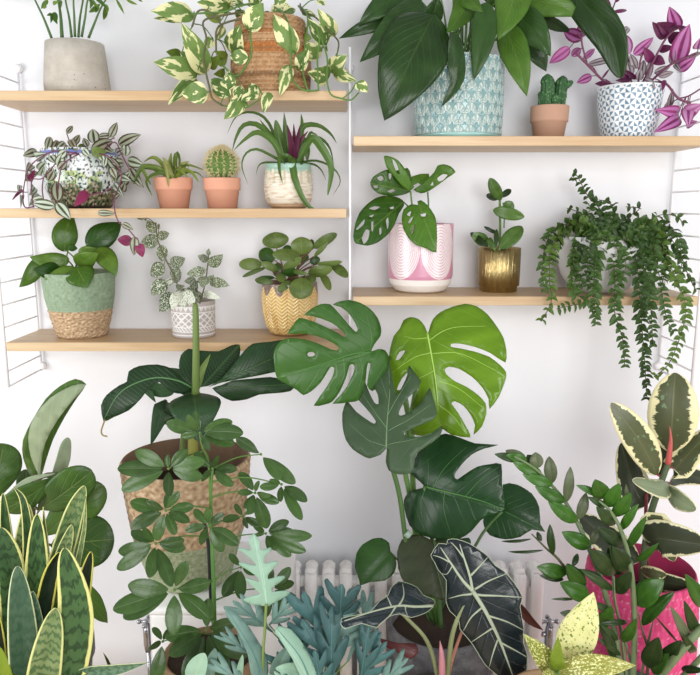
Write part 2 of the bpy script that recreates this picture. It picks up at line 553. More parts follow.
# wire ladders
def ladder(x, zt, zb, label):
    t = thing('shelf_ladder', label, 'shelf bracket', (x, -.006, zb), 'white wire shelf ladders')
    for y in (-.008, -.188):
        MB().tube([(x, y, zb), (x, y, zt)], .0032).build('upright', M_wire, t)
    z = zb+.004; k = 0
    MB().tube([(x, -.008, zb+.002), (x, -.188, zb+.002)], .0026, 6).build('rung', M_wire, t)
    z = zb+.038
    while z < zt-.004:
        MB().tube([(x, -.008, z), (x, -.188, z)], .0022, 6).build('rung', M_wire, t); z += .0515
    for z in (zb+.01, zt-.01):
        m = MB(); m.tube([(x, -.0005, z), (x, -.010, z), (x, -.0135, z)], [.011, .011, .007], 16)
        m.build('wall_cap', M_wire, t)
    return t
zt = W(20, 64, -.008).z; zb = W(40, 370, -.008).z
ladder(-.797, zt, zb, 'white wire shelf ladder at the left ends of the left shelves')
ladder(0, zt, zb, 'white wire shelf ladder seen edge-on between the left and right shelves')
ladder(.797, zt, zb, 'white wire shelf ladder behind the long trailing plant on the right')
# radiator
t = thing('radiator', 'white column radiator on the wall behind the lower plants', 'radiator', (0, -.1, 0))
zr = W(400, 566, -.1).z
sx = .0445
x = -.50
while x < .49:
    m = MB()
    for y in (-.065, -.125):
        pts = [(x, y, .10), (x, y, zr-.05), (x, y+(.006 if y < -.1 else -.006), zr-.022), (x, y+(.02 if y < -.1 else -.02), zr-.008)]
        m.tube(catmull(pts, 4), .0165, 12)
    m.ball((x, -.095, zr-.024), .0175, .024, .036)
    m.ball((x, -.095, .105), .018, .028, .04)
    m.build('section', M_white, t); x += sx
m = MB().tube([(-.50, -.095, zr-.045), (.49, -.095, zr-.045)], .0155, 12).tube([(-.50, -.095, .13), (.49, -.095, .13)], .0155, 12)
m.build('header', M_white, t)
def zz_(vx): return W(545 if vx > 0 else 138, 634, -.095).z
for vx in (-.535, .525):
    v = MB().tube([(vx, -.095, 0), (vx, -.095, zz_(vx))], .0055, 10).build('pipe', M_chrome, t)
    zz = W(545 if vx > 0 else 138, 634, -.095).z
    m = MB().tube([(vx, -.095, zz-.05), (vx, -.095, zz-.03), (vx, -.095, zz+.01), (vx, -.095, zz+.03)], [.008, .011, .011, .007], 12)
    m.tube([(vx, -.095, zz), (vx-math.copysign(.04, vx), -.095, zz)], .0065, 10)
    m.build('valve', M_chrome, t)
    h = MB().tube([(vx-.019, -.095, zz+.036), (vx+.019, -.095, zz+.036)], .0045, 8).tube([(vx, -.115, zz+.036), (vx, -.075, zz+.036)], .0045, 8)
    for dx, dy in ((-.02, 0), (.02, 0), (0, -.021), (0, .021)): h.ball((vx+dx, -.095+dy, zz+.036), .0065)
    h.tube([(vx, -.095, zz+.02), (vx, -.095, zz+.042)], .006, 10)
    h.build('valve_handle', M_chrome, t)
# low bench, plant stand
ZB = .34
t = thing('low_bench', 'low wooden bench carrying the front plants beneath the shelves', 'bench', (0, -.65, 0))
MB().box((-.95, -1.1, ZB-.03), (.95, -.24, ZB), .003).build('bench_top', M_wood, t, False)
for x in (-.9, .9):
    for y in (-1.05, -.29): MB().box((x-.025, y-.025, 0), (x+.025, y+.025, ZB-.03), .003).build('leg', M_wood, t, False)
ZS = W(182, 600, -.44).z
t = thing('plant_stand', 'white rounded stand under the tall two-tone basket', 'plant stand', (-.30, -.36, ZB))
MB().box((-.415, -.47, ZS-.02), (-.128, -.17, ZS), .008).build('stand_top', M_white, t)
MB().box((-.410, -.465, ZB), (-.133, -.175, ZS-.02), .004).build('stand_body', M_white, t)
# ------------------------------------------------------------ light
w = bpy.data.worlds.new('World'); sc.world = w; w.use_nodes = True
bg = w.node_tree.nodes['Background']; bg.inputs[0].default_value = (.97, .985, 1.0, 1); bg.inputs[1].default_value = .58
def area(name, loc, aim, sx, sy, power, color=(1, 1, 1)):
    l = bpy.data.lights.new(name, 'AREA'); l.shape = 'RECTANGLE'; l.size = sx; l.size_y = sy; l.energy = power; l.color = color
    o = bpy.data.objects.new(name, l); COL.objects.link(o); o.location = loc
    o.rotation_euler = (Vector(aim)-Vector(loc)).to_track_quat('-Z', 'Y').to_euler()
area('window_daylight', (.55, -3.5, 1.75), (.05, 0, .85), 1.6, 1.4, 74, (1, .99, .985))
area('side_window_daylight', (-2.4, -1.75, 1.15), (-.25, 0, .75), 1.3, 1.3, 48, (.99, .995, 1))
area('right_fill', (2.4, -1.9, 1.2), (.3, 0, .75), 1.2, 1.2, 22, (1, 1, 1))  # added fill lamp, not a real window; brightens the lower right wall and radiator
cam = bpy.data.cameras.new('camera'); co = bpy.data.objects.new('camera', cam); COL.objects.link(co)
co.location = CAM; co.rotation_euler = (pi/2-TH, 0, 0)
cam.sensor_fit = 'HORIZONTAL'; cam.sensor_width = 36; cam.lens = 36*F/700; cam.clip_start = .01
sc.camera = co
vs_ = sc.view_settings
sc.display_settings.display_device = 'sRGB'
vs_.view_transform = 'Standard'; vs_.look = 'None'; vs_.exposure = -0.17; vs_.gamma = 1; vs_.use_curve_mapping = False
# ------------------------------------------------------------ pots on the shelves
def prf(cx, rim, widths, zbase, y0):
    """pixel widths at heights t -> profile in metres"""
    pc = W(cx, rim, y0); rt = widths[-1][0]/2*MPP(pc)
    zt = W(cx, rim, y0-rt).z
    h = zt-zbase
    out = []
    for w_, t_ in widths:
        p = Vector((0, y0, zbase+h*t_)); out.append((w_/2*MPP(p), h*t_))
    pm = W(cx, 0, y0)
    xm = (cx-350)*MPP(Vector((0, y0, zbase+h*.5)))
    return Vector((xm, y0, zbase)), out, h
def frac(x): return x-math.floor(x)
M_stalk = plain('green_stalk', '557a34', .5, var=.15)
M_stalk_d = plain('dark_green_stalk', '4b6b38', .5, var=.2)
M_stalk_red = plain('reddish_stalk', '664836', .5, var=.2)
M_stalk_purple = plain('purple_stalk', '6b3350', .5, var=.2)
M_stalk_brown = plain('brown_green_stalk', '5a5a3a', .6, var=.25)
# 1 parlour palm in concrete
b = NB('pale_concrete'); o = b.obj()
f = b.noise(o, 22, 5, .65); f2 = b.noise(b.obj((6, 6, 130)), 2, 3); v = b.voro(o, 95)
c = b.mix(b.ss(f, .3, .7), H('b3aca0'), H('cbc4ba'))
c = b.mix(b.m('MULTIPLY', f2, .25), c, H('9d968a'))
pit = b.m('MULTIPLY', b.m('SUBTRACT', 1.0, b.ss(v, .10, .2)), b.ss(b.noise(o, 14, 1), .52, .6))
c = b.mix(pit, c, H('6a6156'))
M_conc = b.end(b.pbr(c, .85, 0, b.bump(b.m('SUBTRACT', f2, b.m('MULTIPLY', pit, 3)), .3)))
c0, pr, h = prf(76.5, 37.5, [(54, 0), (62, .06), (63, .2), (60, .6), (56, 1)], Z_TL, -.105)
t = thing('potted_palm', 'feathery palm in a smooth pale concrete pot on the top left shelf', 'potted plant', c0)
pot(t, c0, pr, M_conc, 64, wall=.006, soil=M_soil)
M_palm = leafmat('palm_leaf', '4f8a30', '7db04a', rough=.45, trans=.2)
f1 = FR(20, 0, 5)
p = Plant(t, f1, -.105, .03, -.05, mats=[M_palm], stemmat=M_stalk_d, ysh=None)
S_ = [((158, 190), (118, 90), (70, -10), (20, -120)), ((210, 185), (203, 80), (188, -10), (150, -150)), ((258, 185), (246, 90), (225, -20), (215, -200)),
      ((275, 185), (271, 80), (268, -20), (285, -230)), ((292, 185), (300, 90), (318, -20), (340, -200)), ((308, 185), (325, 90), (345, -20), (420, -160)),
      ((343, 190), (375, 110), (410, 30), (480, -80))]
for i, q in enumerate(S_):
    dd = (-.01, .03, .02, -.03, .035, -.02, .01)[i]
    o = p.stem(q, .0032 if i != 1 else .0045, [0, dd*.3, dd*.7, dd*2], r1=.0012, name='frond_stalk', mat=M_stalk_d)
    e = p.stems[-14:]
    for k, pt in enumerate(e):
        if pt.z < W(75, -12, -.105).z: continue
        for sgn in (-1, 1):
            d = Vector((sgn*.055, -.02, .02-.03*(k > 8)))
            N = Vector((0, -1, .3)).normalized()
            vs, fs, uv = leaf_geo([pt, pt+d*.5+Vector((0, 0, .006)), pt+d+Vector((0, 0, -.006))], .006, N, 'lan', nu=2, nv=6)
            mesh_obj('leaflet', vs, fs, M_palm, o, uv=uv)
L = [(430, 25, 418, 100, 24), (400, 20, 345, 62, 22), (395, 30, 375, 62, 18), (428, 20, 437, 65, 18), (480, -5, 522, 72, 14), (530, -5, 588, 23, 14),
     (590, -5, 614, 9, 10), (140, 0, 105, 45, 22), (130, 30, 118, 45, 14), (165, 62, 188, 122, 26), (158, 68, 133, 78, 14), (158, 72, 153, 116, 16), (175, 60, 180, 118, 18),
     (165, 20, 200, 5, 18), (345, -5, 400, 45, 20), (355, 5, 350, 45, 18), (200, 0, 205, 40, 14), (380, -5, 440, 50, 20)]
p.stems = []
p.leaves(L, 'lan', pet=False, name='leaflet', nu=2, nv=8)
# 2 variegated pothos in a striped basket
cc = [H3('b5895c'), H3('c9a27a'), H3('a9703c'), H3('b8702f'), H3('8d6844'), H3('d0b08a')]
def col(th, t):
    row = int(t*34); k = mn.noise(Vector((row*3.1, th*2, 0)))
    c = cc[1] if row % 2 else cc[0]
    if .50 < t < .64: c = cc[3] if row % 3 else cc[2]
    if .74 < t < .80: c = cc[2]
    if .2 < t < .26: c = cc[4]
    e = mn.noise(Vector((th*26, row*7.7, 2)))
    return c.lerp(cc[5] if e > 0 else cc[4], min(1, abs(e)*1.1))
def disp(th, t): return .0016*math.sin(t*34*2*pi) + .0011*math.sin(th*34+pi*int(t*34))
c0, pr, h = prf(271, 12, [(70, 0), (76, .1), (79, .4), (76, .75), (68, 1)], Z_TL, -.105)
M_bask = colmat('striped_woven_straw', .8, grain=.25, gscale=260, bump=.4)
t = thing('potted_pothos', 'cream and green variegated trailing pothos in a brown striped woven basket', 'potted plant', c0)
pot(t, c0, pr, M_bask, 200, 120, col, disp, soil=M_soil)
M_varieg = leafmat('cream_variegated_leaf', '5c8740', '7ba257', blotch='eceab4', bt=.55, bs=1.15, k=(.95, .85, .85), rough=.4, trans=.15, vein='8fb068', va=.25, nv=5)
M_poth = leafmat('fresh_green_leaf', '6f9a3c', '8db451', rough=.4)
f2_ = FR(140, 0, 5.19); f3_ = FR(250, 0, 5.19)
p = Plant(t, f2_, -.105, .0, -.15, mats=[M_varieg, M_poth], stemmat=M_stalk, ysh=90, hub=None, pr=.0012)
p.pot = (c0, pr)
top = (620, 40)
p.stem([(660, 60), (580, 90), (470, 110), (400, 150), (395, 260)], .0022, [0, -.05, -.08, -.09, -.1], mat=M_stalk_brown, name='vine')
p.stem([(395, 200), (420, 130), (360, 60), (300, 60), (270, 140)], .0022, [-.09, -.09, -.08, -.08, -.08], mat=M_stalk_brown, name='vine')
p.stem([(640, 60), (560, 60), (430, 80), (330, 110), (345, 200), (330, 300), (345, 390), (360, 450), (375, 510), (430, 548)], .0022, [0, -.05, -.08, -.09, -.1, -.11, -.12, -.12, -.13, -.13], mat=M_stalk_brown, name='vine')
p.stem([(640, 60), (575, 150), (580, 270), (545, 350), (495, 395), (430, 340)], .0022, [0, -.09, -.10, -.10, -.10, -.10], name='vine')
p.stem([(640, 50), (600, 20), (520, 30), (440, 60), (300, 70), (280, 80)], .002, [0, -.04, -.07, -.08, -.08, -.08], name='vine')
p.stem([(430, 548), (500, 560), (560, 555), (640, 500)], .0016, -.13, name='vine')
p.stem([(120, 30), (180, 80), (210, 180), (215, 380), (240, 440), (290, 470), (350, 470)], .002, [0, -.06, -.09, -.10, -.11, -.12, -.12], frame=f3_, name='vine')
p.stem([(250, 30), (330, 120), (360, 200), (350, 300), (355, 470)], .002, [0, -.06, -.09, -.1, -.12], frame=f3_, name='vine')
p.stem([(260, 30), (300, 100), (275, 330), (285, 420), (305, 480)], .0018, [0, -.06, -.1, -.12, -.12], frame=f3_, name='vine')
p.stem([(260, 20), (270, 60), (340, 90), (440, 190), (460, 225), (455, 270)], .0018, [0, -.03, -.05, -.06, -.07, -.07], frame=f3_, name='vine', mat=M_stalk_brown)
p.stem([(370, 200), (400, 300), (400, 420), (420, 490), (480, 512), (525, 518), (565, 480)], .0018, [-.09, -.1, -.12, -.12, -.12, -.12, -.12], frame=f3_, name='vine')
p.stem([(480, 512), (520, 480), (540, 450)], .0014, -.12, frame=f3_, name='vine')
L = [(420, 110, 330, 60, 50, 0, 0, 1), (380, 200, 330, 250, 55), (400, 330, 455, 290, 60, 0, 0, 1), (500, 90, 560, 60, 70), (430, 130, 400, 210, 50), (620, 20, 570, -40, 90), (400, 20, 430, -40, 70), (240, 95, 72, 95, 55), (330, 380, 205, 265, 85), (455, 290, 385, 268, 36, 0, 0, 1), (215, 290, 135, 268, 55, 0, 10, 1), (440, 40, 470, -20, 70), (535, 20, 470, 5, 45), (560, 300, 465, 290, 75, 0, 0, 0),
     (360, 350, 415, 285, 60, 0, 0, 1), (470, 30, 295, 12, 100), (280, 78, 58, 58, 100), (470, 500, 368, 410, 85), (440, 380, 380, 385, 50, 0, 0, 1), (480, 275, 520, 128, 108), (560, 155, 640, 15, 112),
     (290, 408, 145, 545, 80), (296, 388, 68, 322, 125), (342, 382, 215, 118, 125), (460, 465, 470, 365, 75), (490, 440, 450, 380, 40), (352, 480, 215, 488, 112), (520, 445, 500, 530, 55), (612, 470, 525, 525, 70), (540, 500, 435, 620, 85)]
p.leaves(L, 'ov', curl=.12, fold=.18, wave=.04)
L = [(150, 70, 238, 50, 75, 0, 0, 0), (110, 70, 200, 20, 60), (130, 20, 200, -20, 60), (270, 60, 345, 88, 36), (350, -5, 392, 28, 40), (280, 190, 320, 200, 40, 0, 0, 1), (390, 255, 400, 240, 35, 0, 0, 1), (355, 300, 285, 215, 95), (398, 232, 298, 95, 82), (442, 185, 350, 45, 84),
     (238, 278, 122, 72, 112), (252, 362, 305, 255, 76), (418, 375, 505, 285, 96), (440, 370, 556, 420, 72), (412, 398, 298, 372, 108), (205, 340, 155, 500, 72), (555, 428, 612, 480, 60), (30, 440, -5, 505, 62), (100, 480, 72, 588, 60)]
p.leaves(L, 'ov', frame=f3_, curl=.12, fold=.18, wave=.04)
# 3 peace lily in turquoise pot
cA, cB, cC = H3('c2cdc6'), H3('83a5a6'), H3('518f9a')
def scal(th, t):
    n = 23; rows = 7.4
    u = th/(2*pi)*n; v = t*rows
    for r in range(-1, 10):
        vr = v-r
        if not (0 <= vr < 1.02): pass
        uu = frac(u+.5*(r % 2))-.5
        d = math.hypot(uu/.52, (v-r)/1.05) if v >= r else 9
        if d <= 1: return d, math.atan2(v-r, uu)
    return 1.0, 0
def col(th, t):
    if t < .05: return H3('9cc7c4')
    d, a = scal(th, t)
    ray = .5+.5*math.cos(a*14)
    c = cA.lerp(cB, .85*ray*sm(.25, .45, d)*(1-sm(.8, .95, d)))
    if d < .28: c = cB.lerp(cC, 1-d/.4)
    if d > .93: c = cB
    g = mn.noise(Vector((math.sin(th)*3, math.cos(th)*3, t*5)))
    return c.lerp(cC, max(0, g)*.35)
def disp(th, t):
    if t < .05: return -.003
    d, a = scal(th, t)
    return .0016*(.5+.5*math.cos(a*14))*sm(.25, .45, d)*(1-sm(.8, .95, d)) - .0012*sm(.9, 1, d) - .001*(1-sm(.1, .3, d))
c0, pr, h = prf(458.5, 52, [(80, 0), (85, .03), (88, .5), (87, 1)], Z_TR, -.105)
M_teal = colmat('turquoise_glaze', .22, .3, bump=.0)
t = thing('potted_peace_lily', 'large dark green peace lily in a turquoise embossed pot', 'potted plant', c0)
pot(t, c0, pr, M_teal, 690, 150, col, disp, soil=M_soil)
M_lily = leafmat('peace_lily_leaf', '294e25', '38652f', vein='4f7c42', va=.24, nv=9, slope=.5, vw=.75, rough=.28, trans=.10, bumpy=.5, back='4d7a40')
M_lilyb = leafmat('peace_lily_young_leaf', '4d8330', '5d9839', vein='7fb058', va=.3, nv=9, slope=.5, vw=.75, rough=.3, trans=.2, bumpy=.4)
f4 = FR(340, 0, 4.82); f5 = FR(460, 0, 3.889)
p = Plant(t, f4, -.105, .02, -.10, mats=[M_lily, M_lilyb], stemmat=M_stalk, hub=(590, 250), pr=.002)
p.pot = (c0, pr)
p.hub = W(460, 56, -.105)
for i, (x0, x1, dd) in enumerate(((558, 545, .02), (575, 560, -.02), (590, 590, .03), (602, 615, -.03), (618, 640, 0), (632, 650, -.02), (640, 625, .02))):
    p.stem([(x0, 250), ((x0+x1)/2, 130), (x1, -60)], .0026, dd, track=False, mat=M_stalk)
L = [(560, -60, 470, -160, 110), (650, -60, 700, -190, 110), (480, -40, 360, -130, 110), (310, 80, -5, 186, 80, 6, 10), (430, 120, 470, -20, 95, 0, 20),
     (330, -50, 90, 118, 120, 0, 15), (395, 5, 95, 300, 150, -10, 10), (560, -60, 690, 60, 100, 0, 0, 1)]
p.leaves(L, 'ov', curl=.2, fold=.22, wave=.05, thick=.0007, nv=20, nu=5)
p.leaf([(450, 70), (335, 300), (213, 580)], 330, offs=[-.07, -.12, -.135], shape='ov', roll=0, curl=.2, fold=.22, wave=.05, thick=.0007, nv=24, nu=6)
p.leaf([(548, 150), (562, 290), (560, 400), (487, 517)], 82, offs=[-.11, -.115, -.115, -.11], shape='ov', curl=.1, wave=.1, mi=0)
p.leaf([(610, -60), (600, 40), (513, 160)], 125, off=-.10, shape='ov', mi=1, curl=.2)
p.f = f5
L = [(310, 65, 432, 122, 45, 0, 10), (250, 150, 335, 278, 75, -5), (90, -60, 230, 40, 90, 0, 0, 1), (230, -60, 360, -150, 110), (330, -40, 430, -160, 100), (230, 0, 470, 62, 105, -10, -15, 1), (200, 45, 352, 218, 120, -14, 0, 0), (170, 95, 260, 375, 112, -8, 0, 1), (215, -70, 147, 155, 140, -12, 0, 1)]
p.leaves(L, 'ov', curl=.2, fold=.22, wave=.05, thick=.0007, nv=20, nu=5)
p.leaf([(100, 10), (90, 150), (54, 312)], 98, offs=[-.09, -.11, -.115], shape='ov', roll=0, curl=.2, fold=.22, thick=.0007, nv=20, nu=5)
p.leaf([(425, -60), (480, 10), (590, 150), (628, 305)], 128, offs=[-.02, -.07, -.11, -.12], shape='el', mi=0, curl=.15, fold=.3, nv=20, nu=5, thick=.0007)
# terracotta pots: collar + body
M_terra = plain('terracotta', 'd3977a', .85, var=.12, scale=14, bump=.05)
M_terra_b = plain('dusty_terracotta', 'bb937c', .85, var=.12, scale=14, bump=.05)
M_terra_c = plain('bright_terracotta', 'dda287', .85, var=.10, scale=14, bump=.05)
def terra(root, cx, rim, wt, wb, zb, y0, mat, ct=.6):
    c0, pr, h = prf(cx, rim, [(wb, 0), (wb+(wt*.9-wb)*1.0, ct), (wt*.965, ct+.012), (wt*.97, ct+.05), (wt, .97), (wt*.985, 1)], zb, y0)
    return c0, pr
# 4 little cactus
c0, pr = terra(None, 549, 104, 38, 29, Z_TR, -.11, None, .52)
t = thing('potted_cactus', 'little clump of stubby green cactus in a dusty terracotta pot on the right shelf', 'potted plant', c0)
pot(t, c0, pr, M_terra_b, 48, wall=.004, soil=M_soil)
b = NB('dark_cactus_skin'); v = b.voro(b.obj(), 190)
M_cact = b.end(b.pbr(b.mix(b.ss(v, .15, .5), H('5f8a50'), H('2f5a30')), .6, 0, b.bump(v, .8)))
p = Plant(t, f5, -.11, mats=[M_cact], stemmat=M_cact)
def column(pl, pts, r, name='cactus_stem', off=0, ribs=9):
    p3 = catmull([pl.P(x, y, off) for x, y in pts], 6)
    n = len(p3); vs = []; fs = []; sg = ribs*4
    for i, q in enumerate(p3):
        tt = i/(n-1); rr = r*(min(1, math.sqrt(max(0.0, 1-((tt-.72)/.285)**2)) if tt > .72 else 1))*(.85+.15*sm(0, .3, tt))
        for j in range(sg):
            an = 2*pi*j/sg; k = 1+.14*math.cos(an*ribs)+.05*math.sin(i*2.2)
            vs.append(q+Vector((math.cos(an)*rr*k, math.sin(an)*rr*k, 0)))
    for i in range(n-1):
        for j in range(sg):
            j2 = (j+1) % sg; fs.append((i*sg+j, i*sg+j2, (i+1)*sg+j2, (i+1)*sg+j))
    fs.append(tuple((n-1)*sg+j for j in range(sg)))
    return mesh_obj(name, vs, fs, M_cact, pl.root)
mp = .00235*1.0
sc5 = 1/3.889*MPP(W(549, 90, -.11))
column(p, [(340, 410), (342, 350), (340, 288)], 24*sc5, off=-.008)
column(p, [(388, 410), (392, 350), (400, 295)], 22*sc5, off=.002)
column(p, [(395, 350), (415, 335), (430, 312)], 15*sc5, off=-.004)
column(p, [(366, 410), (366, 370), (366, 325)], 20*sc5, off=.014)
column(p, [(318, 410), (322, 385), (318, 352)], 15*sc5, off=-.004)
column(p, [(368, 410), (369, 390), (370, 362)], 14*sc5, off=-.016)
# 5 purple tradescantia in triangle pot
def col(th, t):
    n = 19; rows = 4.9
    u = frac(th/(2*pi)*n)-.5; v = frac(t*rows)-.5
    k = int(math.floor((math.atan2(v, u)+pi)/(pi/4))) % 2
    cell = (int(th/(2*pi)*n)+int(t*rows)) % 2
    if t > .965: return H3('e4e6e8')
    e = mn.noise(Vector((u*9+th*5, v*9, t*20)))
    if min(abs(u), abs(v), abs(abs(u)-abs(v))) < .035: return H3('e3e5e8')
    return (H3('577a93').lerp(H3('8aa3b5'), max(0, e)) if k == 0 else H3('e6e8ea'))
c0, pr, h = prf(628.5, 82, [(48, 0), (51, .05), (58, .5), (64, .93), (64, 1)], Z_TR, -.11)
M_tri = colmat('blue_and_white_glaze', .35, .15, bump=0)
t = thing('potted_purple_tradescantia', 'purple-leaved plant in a blue and white triangle-patterned pot', 'potted plant', c0)
pot(t, c0, pr, M_tri, 456, 110, col, None, soil=M_soil)
M_pur = leafmat('purple_leaf', '8e2f7e', 'b650a4', silver='c77fbb', rough=.35, trans=.2)
M_purd = leafmat('dark_purple_leaf', '5f2456', '853a78', vein='4a1c44', va=.5, rough=.4, trans=.1)
M_purg = leafmat('grey_purple_leaf', '6f5a6c', '8d8290', silver='a9a3a6', rough=.35, trans=.1)
M_purp = leafmat('pink_leaf', 'b553ae', 'd08ac9', silver='dba9d6', rough=.3, trans=.25)
f6 = FR(540, 0, 4.375)
p = Plant(t, f6, -.11, .05, -.08, mats=[M_pur, M_purd, M_purg, M_purp], stemmat=M_stalk_purple, pr=.001, hub=(420, 350))
p.pot = (c0, pr)
p.stem([(330, 370), (280, 355), (215, 290), (150, 225)], .0026, [0, -.03, -.05, -.05])
p.stem([(205, 275), (185, 200), (180, 150)], .002, -.05)
p.stem([(380, 360), (340, 200), (310, 60), (295, -20)], .002, [.02, .04, .05, .05])
p.stem([(310, 62), (325, 20), (340, -20)], .0015, .05)
p.stem([(450, 360), (500, 260), (550, 170), (600, 120)], .0026, [0, -.02, -.03, -.03])
p.stem([(480, 360), (560, 290), (620, 260), (690, 230)], .0026, [0, -.03, -.04, -.04])
p.stem([(500, 360), (550, 365), (605, 430), (660, 450)], .0026, [0, -.06, -.075, -.08])
p.stem([(605, 432), (650, 420), (700, 390)], .0018, [-.07, -.06, -.06])
p.stem([(430, 360), (440, 260), (470, 200)], .0022, [0, -.01, -.02])
p.stem([(400, 360), (385, 260), (375, 180)], .0022, [0, .02, .02])
L = [(300, 70, 280, -10, 40, 0, 0, 1), (318, 52, 380, 45, 16, 0, 0, 1), (335, 10, 350, -50, 30, 0, 0, 1), (360, 150, 388, 120, 30, 0, 0, 2), (385, 240, 368, 150, 55, 0, 0, 3),
     (205, 285, 335, 262, 30, -6, 0, 2), (185, 170, 103, 135, 58, 0, 0, 0), (178, 165, 198, 85, 50, 0, 0, 0), (210, 150, 225, 165, 20, 0, 0, 1), (130, 210, 40, 277, 50, 0, 0, 0), (138, 245, 178, 212, 36, 0, 0, 0), (190, 258, 240, 213, 27, 0, 0, 0), (226, 332, 160, 362, 38, 0, 0, 0), (310, 365, 240, 366, 28, 0, 0, 1), (270, 345, 305, 300, 10, 0, 0, 1),
     (400, 330, 385, 270, 36, 0, 0, 2), (440, 340, 455, 262, 36, 0, 0, 2), (420, 300, 395, 235, 34, 0, 0, 2), (470, 345, 490, 250, 32, 0, 0, 2), (500, 320, 570, 290, 30, 0, 0, 2), (460, 350, 505, 385, 40, 0, 0, 2), (520, 335, 585, 315, 28, 0, 0, 2), (390, 340, 350, 330, 26, 0, 0, 1), (395, 350, 330, 352, 24, 0, 0, 1), (430, 350, 440, 300, 40, 0, 0, 2), (420, 345, 360, 300, 22, 0, 0, 1),
     (410, 240, 497, 163, 44, 0, 0, 0), (490, 270, 455, 205, 42, 0, 0, 1), (500, 255, 548, 280, 44, 0, 0, 1), (520, 218, 585, 205, 34, 0, 0, 1), (575, 280, 585, 180, 30, 0, 0, 2), (560, 175, 645, 150, 52, 0, 0, 1), (550, 165, 490, 95, 48, 0, 0, 1), (580, 140, 512, 98, 62, 0, 0, 1), (640, 140, 600, 110, 36, 0, 0, 1), (600, 130, 565, 28, 64, 0, 0, 0), (600, 275, 655, 105, 84, -6, 0, 0), (605, 305, 682, 250, 50, 0, 0, 0), (690, 215, 702, 165, 46, 0, 0, 3), (650, 250, 720, 225, 20, 0, 0, 2), (590, 280, 620, 320, 24, 0, 0, 2),
     (568, 462, 582, 385, 28, 0, 0, 2), (550, 480, 568, 430, 24, 0, 0, 2), (545, 350, 535, 400, 20, 0, 0, 1), (608, 492, 505, 480, 58, 0, 0, 0), (612, 515, 497, 580, 62, 0, 0, 0), (640, 545, 690, 530, 40, 0, 0, 3), (650, 470, 648, 555, 64, 0, 0, 3), (640, 495, 712, 455, 66, 0, 0, 3)]
p.leaves(L, 'ov', curl=.1, fold=.35, nv=10, nu=3)
# 6 silver inch plant in painted pot
def col(th, t):
    x = math.sin(th)*4; y = math.cos(th)*4; z = t*5
    if .90 < t < .955: return H3('5566b4').lerp(H3('8f9bd0'), .5+.5*mn.noise(Vector((x*2, y*2, z))))
    c = H3('e3e5e6')
    a = mn.noise(Vector((x, y, z*1.2+3)))
    if t < .62 and a > -.35*t-.05+ (t-.3)*.9: c = H3('9fb07a') if mn.noise(Vector((x*3, y*3, z*3))) > 0 else H3('c3cf9c')
    if mn.noise(Vector((x*1.2+9, y*1.2, z))) > .12 and t < .85: c = c.lerp(H3('b7c9bf'), .6)
    if t < .36+.2*a: c = H3('5f6a4a') if mn.noise(Vector((x*4, y*4, z*4))) > -.1 else H3('a79a80')
    if t < .05: c = H3('3f3a34')
    if mn.noise(Vector((x*5.5, y*5.5, z*4.2))) > .17: c = H3('26403a') if t > .3 else H3('2b2620')
    return c
c0, pr, h = prf(82, 147, [(50, 0), (55, .03), (70, .35), (77, .7), (76, .9), (74, 1)], Z_ML, -.105)
M_paint = colmat('painted_ceramic', .25, .3, bump=0)
t = thing('potted_inch_plant', 'silver-striped trailing plant in a painted ceramic pot with a blue rim', 'potted plant', c0)
pot(t, c0, pr, M_paint, 240, 90, col, None, soil=M_soil)
M_inch = leafmat('silver_striped_leaf', '46583f', '5e6d4c', silver='c4d1bd', vein='51604a', va=.0, margin='5a4a44', mw=.93, mj=.03, rough=.3, trans=.1)
M_inchd = leafmat('dark_striped_leaf', '4c3a3a', '5f4c44', silver='a8b398', rough=.3, trans=.1)
M_mag = leafmat('magenta_leaf_back', '8c2f66', 'a5467d', rough=.4, trans=.2)
M_lime = leafmat('plain_green_leaf', '6f9a48', '86ad58', rough=.4, trans=.2)
g1 = FR(10, 120, 4.5)
p = Plant(t, g1, -.105, .03, -.10, mats=[M_inch, M_inchd, M_mag, M_lime], stemmat=M_stalk_purple, pr=.0009, ysh=206, hub=(325, 140))
p.pot = (c0, pr)
def V_(*a, **k): p.stem(*a, name='vine', **k)
V_([(300, 150), (200, 140), (120, 180), (80, 230), (60, 320), (65, 390), (110, 390)], .0014, [0, -.06, -.08, -.09, -.09, -.1, -.1])
V_([(300, 150), (270, 100), (255, 60)], .0012, [0, -.01, -.01])
V_([(300, 150), (230, 170), (150, 260), (100, 270), (100, 350), (105, 390)], .0012, [0, -.09, -.09, -.09, -.1, -.1])
V_([(150, 260), (145, 310), (150, 355)], .0014, -.1)
V_([(310, 150), (240, 200), (220, 270), (215, 370)], .0014, [0, -.1, -.1, -.1])
V_([(380, 150), (430, 100), (470, 80)], .0014, [0, -.02, -.02])
V_([(400, 150), (470, 100), (500, 150), (525, 200), (545, 230)], .0014, [0, -.05, -.06, -.07, -.07])
V_([(400, 150), (450, 170), (500, 240), (490, 300), (470, 350), (472, 410), (490, 460), (530, 490), (560, 525), (575, 540)], .0014, [0, -.1, -.1, -.1, -.1, -.12, -.12, -.12, -.12, -.12])
V_([(465, 300), (420, 325), (385, 332), (345, 345)], .0013, -.1)
V_([(300, 150), (200, 120), (165, 120)], .0012, [0, -.03, -.04])
V_([(60, 315), (30, 330), (12, 358)], .001, -.09)
